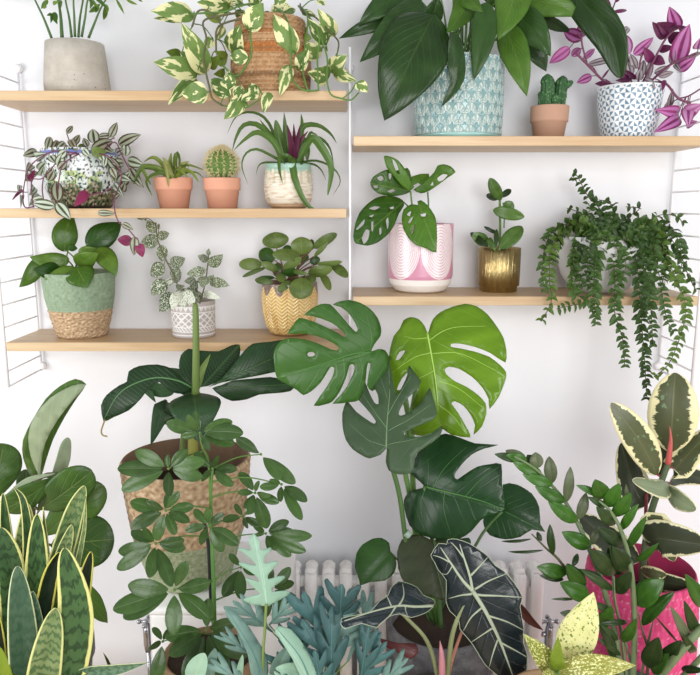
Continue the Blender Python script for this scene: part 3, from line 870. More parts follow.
L = [(255, 60, 282, 26, 24, 0, 0, 1), (285, 112, 314, 66, 30, 0, 0, 1), (305, 125, 348, 118, 30, 0, 0, 3), (380, 105, 372, 40, 55, 0, 0, 0), (400, 75, 462, 68, 30, 0, 0, 1), (450, 78, 482, 10, 36, 0, 0, 1), (365, 145, 435, 142, 46, 0, 0, 3), (490, 112, 590, 66, 48, -6, 0, 1), (520, 160, 522, 100, 44, 0, 0, 0), (460, 190, 512, 195, 42, 0, 0, 0), (430, 165, 422, 215, 28, 0, 0, 0), (365, 135, 463, 98, 50, -6, 0, 1), (438, 168, 497, 236, 46, 0, 0, 0), (530, 182, 605, 205, 52, 0, 0, 0), (540, 215, 602, 305, 46, 6, 0, 1), (490, 292, 542, 232, 56, 0, 0, 0), (500, 320, 518, 280, 40, 0, 0, 1), (468, 290, 513, 348, 42, 0, 0, 0),
     (165, 132, 182, 76, 34, 0, 0, 0), (190, 142, 217, 92, 30, 0, 0, 1), (210, 135, 248, 100, 34, 0, 0, 0), (122, 140, 57, 162, 40, 0, 0, 1), (115, 165, 167, 150, 50, 0, 0, 0), (215, 205, 238, 148, 42, 0, 0, 0), (90, 275, 70, 230, 32, 0, 0, 0), (140, 252, 152, 205, 44, 0, 0, 0), (172, 268, 192, 208, 40, 0, 0, 0), (85, 275, 112, 222, 28, 0, 0, 2), (120, 250, 85, 225, 30, 0, 0, 0), (60, 318, 10, 362, 14, 5, 0, 2), (45, 292, 38, 332, 22, 0, 0, 0), (55, 340, 48, 398, 20, 0, 0, 0), (130, 335, 85, 388, 42, 0, 0, 0), (150, 352, 98, 362, 34, 0, 0, 0), (215, 345, 258, 350, 24, 0, 0, 1),
     (215, 362, 210, 275, 54, 0, 0, 1), (348, 322, 288, 390, 46, 0, 0, 2), (200, 388, 100, 372, 50, 0, 0, 0), (212, 375, 272, 448, 56, 0, 0, 0), (395, 418, 478, 420, 30, 0, 0, 1), (505, 466, 556, 494, 30, 0, 0, 1), (550, 545, 483, 538, 50, 0, 0, 2), (578, 555, 597, 618, 44, 0, 0, 2), (562, 525, 558, 610, 42, 0, 0, 1)]
L2 = [(250, 140, 215, 175, 40), (300, 140, 275, 95, 34, 0, 0, 1), (270, 120, 235, 160, 36), (330, 130, 360, 165, 34), (350, 120, 330, 80, 30, 0, 0, 1), (250, 190, 215, 225, 38, 0, 0, 1), (180, 160, 205, 195, 40), (160, 190, 130, 225, 42), (195, 230, 170, 275, 40, 0, 0, 1), (480, 150, 515, 130, 36), (455, 215, 480, 265, 38, 0, 0, 1), (500, 260, 545, 275, 40), (420, 120, 470, 150, 40, 0, 0, 1), (400, 150, 425, 190, 36), (100, 200, 70, 235, 36, 0, 0, 1), (110, 300, 85, 340, 34), (470, 340, 505, 320, 34, 0, 0, 1)]
p.leaves(L2, 'ov', curl=.15, fold=.25, nv=10, nu=4, pet=False)
p.leaves(L, 'ov', curl=.15, fold=.25, nv=10, nu=4, pet=False)
# 7 little spider plant, terracotta
g2 = FR(130, 140, 5.833)
c0, pr = terra(None, 173.8, 177, 38, 28, Z_ML, -.11, None, .6)
t = thing('potted_spider_plant', 'small strappy green plant in a terracotta pot beside the round cactus', 'potted plant', c0)
pot(t, c0, pr, M_terra_c, 48, wall=.004, soil=M_soil)
M_strap = leafmat('strappy_green_leaf', '5d8a34', '8fb554', rough=.35, trans=.2)
M_strapp = leafmat('pale_striped_strappy_leaf', '6f9c3c', '9cc060', vein='cfe0a0', va=.5, nv=0, vw=2, midw=.4, rough=.35, trans=.2)
p = Plant(t, g2, -.11, mats=[M_strap, M_strapp], stemmat=M_stalk, hub=(255, 215))
p.pot = (c0, pr)
for pts, w_, o, mi in (([(255, 220), (235, 150), (240, 75)], 30, .02, 0), ([(265, 220), (262, 120), (275, 72), (288, 120), (285, 150)], 26, .01, 0), ([(250, 220), (200, 150), (140, 102), (80, 128)], 28, .02, 0), ([(250, 220), (180, 170), (130, 155), (88, 165)], 28, 0, 0), ([(245, 220), (150, 165), (80, 155), (50, 190), (20, 260)], 34, -.03, 0),
                       ([(245, 220), (160, 160), (75, 155), (95, 210), (122, 262)], 26, -.05, 0), ([(240, 220), (170, 190), (95, 235), (130, 328)], 18, -.06, 0), ([(250, 220), (180, 190), (122, 225)], 24, -.04, 1), ([(260, 220), (300, 150), (345, 125)], 28, .01, 1), ([(262, 220), (310, 160), (340, 145), (440, 178)], 20, .02, 0),
                       ([(265, 220), (310, 175), (360, 190), (400, 245)], 24, -.03, 0), ([(265, 220), (330, 190), (390, 190), (428, 222)], 12, 0, 0), ([(255, 220), (275, 180), (300, 185), (340, 218)], 22, -.04, 0), ([(250, 220), (220, 140), (188, 100)], 26, .0, 1), ([(258, 220), (268, 190), (265, 150)], 28, -.02, 1), ([(262, 220), (290, 160), (330, 150), (345, 160)], 20, 0, 0), ([(250, 220), (205, 140), (215, 180), (226, 275)], 32, -.06, 1)):
    p.leaf(pts, w_, mi=mi, off=o, shape='strap', fold=.3, pet=False, nu=3, nv=14, roll=0)
# 8 round cactus
c0, pr = terra(None, 222.3, 177.5, 37, 28.5, Z_ML, -.11, None, .6)
t = thing('potted_ball_cactus', 'round spiny cactus in a terracotta pot on the middle left shelf', 'potted plant', c0)
pot(t, c0, pr, M_terra_c, 48, wall=.004, soil=M_soil)
cb = W(221.7, 164.5, -.11); rb = 14.2*MPP(cb)
vs = []; fs = []; nr = 15; sg = nr*6; nv = 26
for j in range(nv+1):
    ph = pi*j/nv
    for i in range(sg):
        th = 2*pi*i/sg; k = 1+.09*math.cos(th*nr)*math.sin(ph)
        vs.append(cb+Vector((rb*k*math.sin(ph)*math.cos(th), rb*k*math.sin(ph)*math.sin(th), -rb*1.05*math.cos(ph))))
for j in range(nv):
    for i in range(sg):
        i2 = (i+1) % sg; fs.append((j*sg+i, j*sg+i2, (j+1)*sg+i2, (j+1)*sg+i))
M_ball = plain('ribbed_cactus_skin', '5f8138', .6, var=.25, scale=60, bump=.2)
mesh_obj('cactus_body', vs, fs, M_ball, t)
m = MB(); ma = MB()
for rib in range(nr):
    th = 2*pi*rib/nr
    for k in range(3, 14):
        ph = pi*k/14*.98+.15
        n = Vector((math.sin(ph)*math.cos(th), math.sin(ph)*math.sin(th), -math.cos(ph)))
        q = cb+Vector((n.x*rb*1.085, n.y*rb*1.085, n.z*rb*1.05))
        ma.ball(q, .0014, nu=6, nv=4)
        for _ in range(9):
            d = (n+Vector((R.uniform(-1, 1), R.uniform(-1, 1), R.uniform(-1, 1)))*.75).normalized()
            m.tube([q, q+d*R.uniform(.007, .014)], [.0006, .0002], 4, False)
ma.build('areoles', plain('pale_areoles', 'd9c9a0', .8), t)['kind'] = 'stuff'
m.build('spines', plain('straw_spines', 'e0d2a4', .6), t)['kind'] = 'stuff'
# 9 bromeliad in cream and teal pot
def col(th, t):
    x, y = math.sin(th), math.cos(th)
    c = H3('e6dccb')
    s_ = mn.noise(Vector((x*3, y*3, t*26))); c = c.lerp(H3('b89b78'), sm(.12, .42, s_)*.7)
    d = mn.noise(Vector((x*6, y*6, 1.0)))
    c = c.lerp(H3('9dbfae'), sm(.80+.10*d, .86+.10*d, t))
    if .55 < t < .86 and mn.noise(Vector((x*9, y*9, t*2))) > .2: c = c.lerp(H3('b5ab85'), .6)
    if t < .10: c = c.lerp(H3('b98d5f'), .7)
    return c
c0, pr, h = prf(288.5, 163, [(30, 0), (38, .05), (46, .2), (49, .45), (47, .75), (45, 1)], Z_ML, -.11)
t = thing('potted_bromeliad', 'long-leaved green bromeliad with a purple heart in a cream and teal pot', 'potted plant', c0)
pot(t, c0, pr, colmat('cream_and_teal_glaze', .4, .15, bump=.2), 128, 60, col, lambda th, t: .0006*math.sin(t*60), soil=M_soil)
M_brom = leafmat('bromeliad_leaf', '3d6a2c', '578a3c', rough=.32, trans=.12, midw=.2, vein='6c9a50', va=.25, nv=0, vw=2)
M_bromp = leafmat('purple_bract', '4a1c3a', '652a50', rough=.4, trans=.1)
g3 = FR(220, 105, 5.385)
p = Plant(t, g3, -.11, mats=[M_brom, M_bromp], stemmat=M_stalk, hub=(375, 300))
p.pot = (c0, pr)
for pts, w_, o, mi in (([(345, 310), (265, 100), (180, 40), (90, 60), (38, 155)], 17, .02, 0), ([(345, 310), (285, 180), (200, 105), (125, 110), (85, 180), (66, 248)], 32, -.01, 0), ([(345, 310), (290, 200), (205, 147), (140, 180), (72, 245)], 36, -.03, 0), ([(345, 310), (280, 275), (200, 238), (140, 260), (117, 330), (153, 433)], 16, -.05, 0),
                       ([(350, 315), (255, 308), (210, 325), (192, 385)], 12, .02, 0), ([(360, 310), (300, 200), (212, 75)], 38, .01, 0), ([(360, 310), (325, 200), (300, 80)], 62, 0, 0), ([(430, 310), (442, 120), (436, 45)], 26, .03, 0), ([(440, 310), (440, 130), (520, 108), (590, 150), (630, 208)], 30, .02, 0),
                       ([(380, 310), (355, 160), (345, 38)], 42, -.02, 0), ([(400, 310), (440, 250), (465, 235), (470, 300)], 50, .01, 0), ([(420, 310), (480, 160), (500, 152), (522, 158)], 16, .01, 0), ([(420, 310), (480, 190), (540, 180), (592, 235), (614, 335)], 22, .02, 0), ([(420, 310), (490, 182), (545, 225), (600, 340), (580, 488)], 48, -.05, 0),
                       ([(430, 310), (520, 300), (610, 340), (648, 410), (608, 487)], 12, -.02, 0), ([(430, 315), (500, 318), (545, 350), (572, 410)], 12, 0, 0), ([(400, 310), (400, 240), (430, 195), (470, 180)], 48, -.03, 0), ([(390, 290), (382, 200), (362, 105)], 40, -.05, 1), ([(395, 290), (400, 200), (397, 98)], 32, -.045, 1), ([(400, 290), (415, 200), (432, 106)], 36, -.05, 1), ([(400, 290), (425, 205), (476, 138)], 32, -.045, 1),
                       ([(385, 310), (365, 280), (322, 275), (320, 350), (338, 425)], 30, -.07, 0), ([(385, 310), (390, 285), (400, 380), (445, 500), (500, 562), (565, 566)], 42, -.085, 0)):
    p.leaf(pts, w_, mi=mi, off=o, shape='blade' if w_ < 45 else 'strap', fold=.3, pet=False, nu=3, nv=18, roll=0)
# 10 green pothos in green and straw basket
def col(th, t):
    if t > .43:
        k = mn.noise(Vector((th*14, int(t*24)*5.1, 0)))
        return H3('93a98c').lerp(H3('71886c') if k > 0 else H3('aebfa4'), abs(k)*.9)
    k = mn.noise(Vector((th*12, t*24*1.7, 4)))
    return H3('c4a582').lerp(H3('8e6f52') if k > 0 else H3('e2cba9'), min(1, abs(k)*1.5))
def disp(th, t): return (.0013*abs(math.sin(t*24*pi)) if t > .43 else .003*mn.noise(Vector((th*12, t*30, 4)))+.0015*abs(math.sin(t*16*pi+math.sin(th*20))))
c0, pr, h = prf(80.5, 275, [(43, 0), (48, .04), (58, .35), (65, .6), (70, 1)], Z_LL, -.108)
t = thing('potted_golden_pothos', 'broad-leaved green pothos in a basket half sage green and half natural straw', 'potted plant', c0)
M_rope = colmat('coiled_rope', .85, grain=.25, gscale=300, bump=.4)
pot(t, c0, pr, M_rope, 160, 100, col, disp, soil=M_soil)
M_gp = leafmat('glossy_pothos_leaf', '4f8a2e', '6ba03c', vein='8fb85a', va=.25, nv=5, rough=.3, trans=.2, bumpy=.3)
M_gpd = leafmat('deep_green_pothos_leaf', '2f6322', '3f7a2b', vein='5b9040', va=.25, nv=5, rough=.3, trans=.12)
g4 = FR(10, 210, 4.82)
p = Plant(t, g4, -.108, .05, -.09, mats=[M_gp, M_gpd], stemmat=M_stalk, hub=(320, 300), pr=.0017, ysh=None)
p.pot = (c0, pr)
L = [(375, 160, 535, 58, 122, 10, -10, 1), (262, 190, 305, 22, 118, -14, 0, 0), (282, 180, 325, 185, 34, 0, 0, 1), (335, 205, 420, 185, 50, 0, 10, 0), (250, 265, 180, 235, 56), (240, 290, 150, 245, 60, 0, 0, 1), (275, 238, 95, 225, 82, -14, 0, 0), (148, 232, 44, 372, 78, -12, 0, 0), (425, 190, 512, 320, 96, -10, 0, 0), (325, 265, 428, 208, 95, -6, 15, 0), (300, 278, 165, 338, 40, 0, 30, 0), (240, 295, 112, 285, 90, -4, 0, 1), (320, 278, 374, 375, 140, 0, 0, 0)]
p.leaves(L, 'ov', curl=.25, fold=.15, nv=14, nu=4, thick=.0006, cord=.06)
# 11 speckled plant in grey patterned pot
def col(th, t):
    g, w_ = H3('b3aba7'), H3('e6e3e1')
    u = th/(2*pi)*9; fu = abs(frac(u)-.5)*2
    def line(a, b_): return a < t < b_
    if t > .93: return g
    if line(.86, .885) or line(.70, .725) or line(.30, .32) or line(.18, .2) or line(.08, .11): return w_
    if line(.73, .86): return w_ if abs(frac(u*3)-.5)*2 < (t-.73)/.13*.9 and frac(u*6) > .2 else g
    if line(.32, .70):
        d = abs(t-.51)/.19
        if abs(d-fu) < .16 or abs(d-(1-fu)) < .1: return w_
        if d+fu*1.2 < .5 and frac(d*6) > .5: return w_
        return g
    if line(.2, .30): return w_ if frac(u*4+(t*10)) > .55 else g
    return g
c0, pr, h = prf(193.5, 303, [(40, 0), (42, .03), (43, .5), (44, 1)], Z_LL, -.108)
t = thing('potted_speckled_plant', 'white-speckled small-leaved plant in a grey and white patterned pot', 'potted plant', c0)
pot(t, c0, pr, colmat('grey_white_print', .6, bump=.1), 360, 110, col, None, soil=M_soil)
M_hyp = leafmat('white_speckled_leaf', '4a6640', '637f54', speck='dfe6d2', st=.53, sps=13, rough=.45, trans=.15)
M_hypw = leafmat('mostly_white_leaf', k=(1, 1, 1), base='9cb088', light='c7d2b4', speck='f0f2e6', st=.44, sps=9, rough=.45, trans=.2)
g5 = FR(125, 210, 4.82)
p = Plant(t, g5, -.108, .04, -.07, mats=[M_hyp, M_hypw], stemmat=M_stalk_brown, hub=(325, 440), pr=.0008)
p.pot = (c0, pr)
p.stem([(300, 450), (262, 380), (230, 305), (190, 225), (158, 145), (148, 60)], .0016, [0, -.02, -.02, -.01, 0, 0])
p.stem([(150, 70), (110, 40), (60, 36)], .001, 0)
p.stem([(155, 140), (162, 100), (163, 68)], .001, 0)
p.stem([(360, 450), (385, 360), (398, 270), (403, 190)], .0016, [0, -.01, 0, 0])
p.stem([(340, 450), (345, 380), (350, 340)], .0014, [0, -.02, -.02])
p.stem([(310, 450), (290, 400), (280, 380)], .0014, [0, -.03, -.04])
L = [(85, 48, 58, 36, 14), (92, 46, 104, 46, 12), (163, 92, 163, 66, 14), (142, 110, 108, 50, 48), (155, 128, 214, 112, 46), (160, 155, 78, 150, 72), (178, 170, 180, 250, 54), (220, 268, 290, 232, 62), (188, 265, 124, 320, 70), (215, 365, 205, 328, 38, 0, 0, 1), (228, 285, 268, 335, 56), (250, 350, 240, 300, 40), (200, 345, 125, 408, 76), (240, 405, 166, 492, 80),
     (402, 218, 404, 184, 22), (398, 245, 350, 220, 40), (404, 268, 472, 214, 60), (388, 290, 295, 310, 52), (405, 335, 428, 312, 32), (410, 345, 506, 366, 52), (345, 345, 285, 345, 46), (390, 320, 372, 375, 62), (352, 375, 295, 378, 52), (350, 390, 338, 445, 60), (380, 400, 460, 426, 40, 0, 0, 1), (320, 400, 360, 440, 46, 0, 0, 0), (270, 360, 255, 390, 40), (255, 395, 225, 480, 55, 0, 0, 1), (272, 395, 282, 478, 55, 0, 0, 1), (300, 385, 312, 460, 52, 0, 0, 1), (285, 380, 255, 440, 40, 0, 0, 1), (310, 410, 335, 460, 40, 0, 0, 1)]
p.leaves(L, 'ov', curl=.15, fold=.15, nv=10, nu=4)
# 12 peperomia in ochre pot
def hb(th, t):
    u = th/(2*pi)*15; return frac(t*15 - abs(frac(u)-.5)*2.6), frac(u)
def col(th, t):
    a, fu = hb(th, t)
    c = H3('cda65c').lerp(H3('e6cb92'), sm(.25, .6, a)*(1-sm(.85, 1, a)))
    e = mn.noise(Vector((math.sin(th)*3, math.cos(th)*3, t*3)))
    c = c.lerp(H3('b27f38'), max(0, e)*.7)
    d = .86+.10*math.cos(th*11)*.8+.03*mn.noise(Vector((th*6, 0, 0)))
    if t > d: c = H3('8d7a70').lerp(H3('6b5448'), .5+.8*mn.noise(Vector((th*8, t*12, 5))))
    if t < .06: c = c.lerp(H3('8d5f2c'), .5)
    return c
def disp(th, t):
    a, fu = hb(th, t)
    return .0012*math.sin(a*pi) - .0022*(1-sm(0, .08, min(fu, 1-fu)))*(1 if t < .9 else 0)
c0, pr, h = prf(290, 285, [(30, 0), (38, .04), (48, .18), (54, .45), (56, .75), (54, 1)], Z_LL, -.085)
t = thing('potted_peperomia', 'round-leaved green plant in an ochre herringbone pot on the lower left shelf', 'potted plant', c0)
pot(t, c0, pr, colmat('ochre_glaze', .3, .3, bump=.1), 352, 130, col, disp, soil=M_soil)
M_pep = leafmat('round_olive_leaf', '54793a', '6c9049', vein='88a868', va=.25, nv=3, slope=.7, rough=.35, trans=.12)
M_pepd = leafmat('round_deep_green_leaf', '2f5a26', '3f7030', vein='5b8a48', va=.2, nv=3, slope=.7, rough=.3, trans=.08)
g6 = FR(230, 220, 5.625)
p = Plant(t, g6, -.085, .03, -.08, mats=[M_pep, M_pepd], stemmat=M_stalk_red, hub=(340, 370), pr=.0016)
p.pot = (c0, pr)
L = [(250, 225, 165, 175, 90, 0, 0, 1), (460, 165, 455, 108, 36), (420, 240, 400, 190, 70, 0, 0, 1), (330, 230, 320, 140, 70, 0, 0, 1), (275, 325, 270, 240, 70, 0, 0, 1), (450, 240, 505, 215, 50, 0, 0, 1), (262, 160, 250, 68, 150, 0, 0, 0), (405, 195, 402, 95, 125), (470, 158, 602, 78, 58, -6), (475, 205, 552, 122, 30), (180, 248, 50, 250, 70), (200, 268, 70, 320, 26), (270, 282, 175, 240, 46), (240, 352, 140, 336, 40), (250, 325, 160, 325, 26, 0, 0, 1), (285, 350, 288, 300, 56), (345, 320, 340, 270, 90, 0, 0, 1), (300, 275, 402, 215, 52), (490, 248, 630, 234, 34), (440, 300, 575, 272, 66), (575, 250, 662, 322, 56), (515, 300, 562, 396, 46), (395, 205, 238, 195, 72), (350, 285, 440, 305, 28), (430, 318, 478, 345, 56), (340, 345, 268, 402, 46), (400, 322, 402, 445, 135, 0, 0, 0)]
p.leaves(L, 'round', curl=.2, fold=.05, nv=12, nu=4)
# 13 adansonii in pink pot
def col(th, t):
    if t < .205: return H3('efe9e4')
    n = 5; u = frac(th/(2*pi)*n+.08)-.5; v = (t-.66)/.455
    d = math.hypot(u/.5, v)
    pk = H3('d08fa8')
    if d < .98:
        k = frac(d*11+.25*math.sin(math.atan2(v, u)*6)*0)
        return H3('eee3e3') if k > .33 else pk.lerp(H3('eee3e3'), .25)
    return pk
c0, pr, h = prf(420.5, 224.5, [(40, 0), (50, .03), (60, .12), (64.5, .25), (65, .6), (65, 1)], Z_LR, -.095)
t = thing('potted_swiss_cheese_vine', 'holey-leaved green plant in a pink and white arch-patterned pot', 'potted plant', c0)
pot(t, c0, pr, colmat('pink_and_white_glaze', .3, .3, bump=0), 400, 150, col, None, soil=M_soil)
M_ada = leafmat('holey_green_leaf', '3f7a28', '5c9a35', vein='7fb05a', va=.3, nv=7, rough=.3, trans=.2, bumpy=.4)
h1 = FR(350, 150, 4.5)
p = Plant(t, h1, -.095, mats=[M_ada], stemmat=M_stalk, pr=.0018)
p.pot = (c0, pr)
hb_ = W(420, 226, -.095)
K = dict(thick=.0007, grid=18)
p.stem([(318, 345), (285, 280), (272, 185)], .0022, [0, -.02, -.02]); p.stem([(330, 345), (352, 260), (350, 190)], .002, [0, 0, .0])
p.poly([(275, 120), (355, 106), (350, 140), (325, 160), (300, 152), (275, 182)], (275, 165), (355, 106), 0, .02, M_ada, [[(285, 160), (305, 150), (308, 158), (290, 168)]], **K)
p.poly([(268, 190), (230, 203), (180, 207), (125, 195), (98, 170), (92, 145), (105, 120), (135, 100), (165, 88), (200, 95), (260, 80), (275, 115), (274, 160)], (268, 185), (93, 150), .0, -.02, M_ada,
       [[(120, 125), (140, 115), (150, 130), (135, 140)], [(172, 105), (185, 108), (180, 135), (172, 125)], [(105, 160), (125, 160), (122, 172), (108, 170)], [(165, 185), (190, 175), (200, 182), (180, 192)]], **K)
p.poly([(285, 178), (320, 195), (355, 185), (400, 155), (440, 125), (475, 100), (455, 75), (425, 64), (395, 70), (380, 100), (355, 125), (330, 150)], (285, 175), (475, 98), -.01, -.04, M_ada,
       [[(395, 125), (420, 108), (440, 112), (420, 135), (400, 140)], [(365, 157), (374, 142), (377, 158)]], **K)
p.poly([(270, 188), (230, 155), (190, 110), (165, 80), (152, 27), (185, 30), (215, 45), (240, 75), (262, 110), (276, 150)], (270, 187), (152, 27), -.02, -.03, M_ada, [[(190, 40), (208, 58), (222, 105), (212, 102), (197, 72)]], **K)
p.poly([(238, 225), (200, 210), (150, 207), (110, 220), (70, 250), (40, 285), (22, 330), (13, 390), (25, 420), (75, 433), (120, 420), (165, 385), (192, 345), (215, 290), (243, 250)], (242, 232), (14, 425), -.02, -.11, M_ada,
       [[(80, 268), (105, 258), (130, 262), (105, 276)], [(25, 357), (60, 316), (56, 340), (30, 362)], [(50, 400), (65, 363), (82, 368), (77, 405), (60, 425)], [(88, 335), (96, 328), (99, 360), (92, 374)], [(153, 325), (164, 310), (167, 345), (160, 362)], [(78, 304), (100, 297), (92, 309)], [(123, 362), (132, 356), (135, 377), (127, 389)], [(172, 265), (190, 258), (192, 268), (178, 272)]], curl=.15, hub=hb_, **K)
p.poly([(240, 265), (275, 243), (306, 247), (302, 230), (320, 225), (350, 250), (380, 295), (392, 340), (389, 460), (345, 445), (300, 430), (265, 400), (240, 355), (232, 310)], (308, 240), (388, 460), -.06, -.11, M_ada,
       [[(255, 290), (275, 275), (270, 300)], [(262, 325), (285, 300), (280, 318), (268, 335)], [(318, 292), (340, 288), (350, 300), (325, 303)], [(275, 372), (294, 335), (290, 360), (280, 382)]], curl=.15, hub=hb_, **K)
# 14 gold pot
b = NB('hammered_gold'); o = b.obj((60, 60, 9)); f = b.noise(o, 3, 4)
M_gold = b.end(b.pbr(b.mix(f, H('8a7440'), H('cdb987')), .36, 1.0, b.bump(f, .9, .004)))
c0, pr, h = prf(499, 249, [(34, 0), (36, .02), (37, .12), (40.5, .14), (41.5, .5), (42, 1)], Z_LR, -.09)
t = thing('potted_rubber_cutting', 'small upright green cutting in a rough gold metallic pot', 'potted plant', c0)
pot(t, c0, pr, M_gold, 64, wall=.003, soil=M_soil)
M_ficl = leafmat('fleshy_green_leaf', '3a6a2c', '578a3f', vein='78a058', va=.2, nv=0, vw=2, rough=.3, trans=.1)
M_ficd = leafmat('fleshy_dark_leaf', '2a4a26', '35562c', rough=.3, trans=.05)
h2 = FR(460, 170, 5.19)
p = Plant(t, h2, -.09, .02, -.05, mats=[M_ficl, M_ficd], stemmat=M_stalk, pr=.0015)
p.pot = (c0, pr)
p.stem([(205, 415), (208, 300), (207, 200), (206, 140)], .0028); p.stem([(180, 415), (165, 380), (150, 370)], .002); p.stem([(228, 300), (232, 200), (222, 170)], .0016); p.stem([(205, 380), (185, 320), (150, 305)], .0016)
L = [(208, 140, 265, 103, 34, 0, 0, 1), (200, 150, 137, 130, 36, 0, 0, 1), (148, 400, 55, 326, 34, 0, 0, 1), (190, 330, 125, 294, 20, 0, 0, 1), (240, 390, 308, 320, 46, 0, 0, 1), (232, 212, 272, 165, 62, 0, 0, 0), (212, 155, 155, 42, 62), (150, 372, 66, 330, 66, -8), (185, 405, 190, 308, 24, 0, 0, 1), (165, 405, 155, 350, 24), (180, 405, 140, 360, 30), (205, 405, 320, 292, 82, 8), (172, 208, 334, 244, 66, -2)]
p.leaves(L, 'el', curl=.15, fold=.2, nv=12, nu=4, thick=.001)
# 15 trailing lipstick plant in a white bowl
c0, pr, h = prf(600, 238, [(40, 0), (56, .08), (74, .3), (86, .62), (90, .9), (90, 1)], Z_LR, -.105)
t = thing('trailing_lipstick_plant', 'bushy dark green plant trailing long vines over a white bowl', 'potted plant', c0)
b = NB('speckled_white_stoneware'); f = b.noise(b.obj(), 9, 3)
pot(t, c0, pr, b.end(b.pbr(b.mix(f, H('bcbdbb'), H('d2d2d0')), .6)), 64, wall=.005, soil=M_soil)
M_lip = leafmat('small_waxy_leaf', '234a20', '426f30', rough=.4, trans=.12, vein='5c8a48', va=.3, nv=0, vw=2, midw=.12)
M_lipl = leafmat('small_fresh_leaf', '4f8238', '7aa84e', rough=.4, trans=.2)
h3 = FR(530, 165, 4.118)
p = Plant(t, h3, -.105, mats=[M_lip], stemmat=M_stalk_brown, ysh=None)
p.pot = (c0, pr)
def vine(pts, offs, n, ll=45, lw=27, mat=None, curlup=.0):
    n = int(n*1.05)
    p3 = catmull([p.P(x, y, o) for (x, y), o in zip(pts, offs)], 8)
    sc_ = MPP(p3[0])/4.118
    L = [0]
    for a, b_ in zip(p3, p3[1:]): L.append(L[-1]+(b_-a).length)
    m = []; f_ = []; u_ = []
    for k in range(n):
        s = L[-1]*(k+.6)/n; i = 0
        while i < len(L)-2 and L[i+1] < s: i += 1
        q = p3[i].lerp(p3[i+1], (s-L[i])/max(1e-9, L[i+1]-L[i])); tg = (p3[i+1]-p3[i]).normalized()
        a0 = R.uniform(0, pi) if k % 2 else R.uniform(-.4, .4)
        taper = 1-.45*(k/n)**2
        sx = tg.cross(Vector((0, 1, 0)))
        sx = sx.normalized() if sx.length > .1 else Vector((1, 0, 0))
        sy = tg.cross(sx).normalized()
        for sgn in (1, -1):
            d = (sx*math.cos(a0)+sy*math.sin(a0))*sgn
            if d.y > .3: d.y *= .3
            d = (d + tg*R.uniform(.15, .6) + Vector((R.uniform(-.2, .2), -.25, R.uniform(-.25, .1)))).normalized()
            l_ = ll*sc_*taper*R.uniform(.8, 1.15)
            N = (Vector((0, -1, .35)) + Vector((R.uniform(-.8, .8), R.uniform(-.3, .3), R.uniform(-.5, .8)))).normalized()
            mid = q+d*l_*.5+N*l_*.10; e = q+d*l_+Vector((0, 0, -l_*.12))
            v_, ff, uu = leaf_geo([q, mid, e], lw*sc_*taper/2*R.uniform(.85, 1.15), N, 'ov', fold=.3, nu=2, nv=6)
            n0 = len(m); m += v_; u_ += uu; f_ += [tuple(z+n0 for z in g) for g in ff]
    o = mesh_obj('vine', m, f_, mat or M_lip, p.root, uv=u_)
    MB().tube(p3, .0011, 5).build('vine_stem', M_stalk_brown, o)
c_ = 0
A = -.03; B_ = -.115; C_ = -.135
for pts, offs, n in (([(300, 300), (300, 200), (240, 130), (190, 40), (176, 66)], [.02, .02, .02, .02, .02], 22), ([(280, 300), (220, 210), (190, 190), (152, 178)], [0, .03, .03, .03], 10), ([(350, 300), (400, 220), (450, 180), (395, 172)], [.02, .03, .02, .02], 11), ([(400, 300), (480, 240), (540, 205), (605, 212), (632, 245)], [0, .02, .0, 0, 0], 16),
                     ([(320, 300), (345, 200), (320, 150), (275, 150)], [0, .02, .0, 0], 14), ([(300, 300), (240, 230), (160, 240), (110, 330), (95, 400)], [0, 0, -.03, -.07, -.09], 18), ([(290, 300), (200, 230), (90, 280), (55, 380), (50, 450), (62, 525)], [0, 0, -.03, -.08, -.1, -.12], 26), ([(290, 300), (190, 240), (95, 330), (80, 460), (88, 560), (45, 645)], [0, -.02, -.08, -.1, -.12, -.12], 28),
                     ([(420, 300), (520, 240), (600, 290), (625, 400), (600, 500)], [0, -.02, -.05, -.08, -.1], 22), ([(420, 300), (540, 270), (610, 350), (650, 450), (685, 520)], [0, -.02, -.05, -.08, -.1], 22), ([(300, 300), (250, 260), (180, 380), (205, 470), (190, 520)], [0, -.05, -.1, -.115, -.115], 20), ([(300, 310), (220, 280), (175, 460), (185, 530), (235, 560), (110, 592)], [0, -.06, -.11, -.12, -.13, -.12], 26), ([(300, 310), (270, 260), (245, 340), (235, 440), (230, 500)], [0, -.06, -.11, -.115, -.12], 20),
                     ([(320, 310), (300, 270), (270, 400), (265, 560), (270, 655)], [0, -.07, -.11, -.12, -.125], 30), ([(330, 310), (330, 260), (350, 330), (395, 400), (370, 500)], [0, -.06, -.1, -.11, -.115], 16), ([(340, 310), (330, 280), (350, 450), (348, 600), (382, 720), (390, 832)], [0, -.07, -.115, -.125, -.125, -.125], 32), ([(380, 310), (410, 280), (445, 450), (455, 600), (470, 780), (482, 965)], [0, -.07, -.115, -.125, -.13, -.13], 40),
                     ([(390, 310), (440, 260), (480, 450), (500, 620), (505, 745)], [0, -.06, -.115, -.13, -.13], 32), ([(400, 310), (480, 240), (525, 420), (560, 620), (592, 690)], [0, -.05, -.11, -.125, -.125], 28), ([(400, 310), (500, 250), (570, 400), (640, 570), (620, 700), (570, 820), (510, 872)], [0, -.04, -.1, -.125, -.125, -.12, -.12], 38), ([(410, 310), (520, 300), (560, 400), (540, 500)], [0, -.06, -.1, -.115], 18), ([(300, 300), (230, 220), (250, 180), (230, 150)], [.02, .03, .03, .03], 12), ([(400, 310), (470, 290), (500, 400), (480, 520)], [0, -.06, -.1, -.115], 18)):
    c_ += 1
    vine(pts, offs, n, mat=M_lipl if c_ in (8, 12, 20) else None)
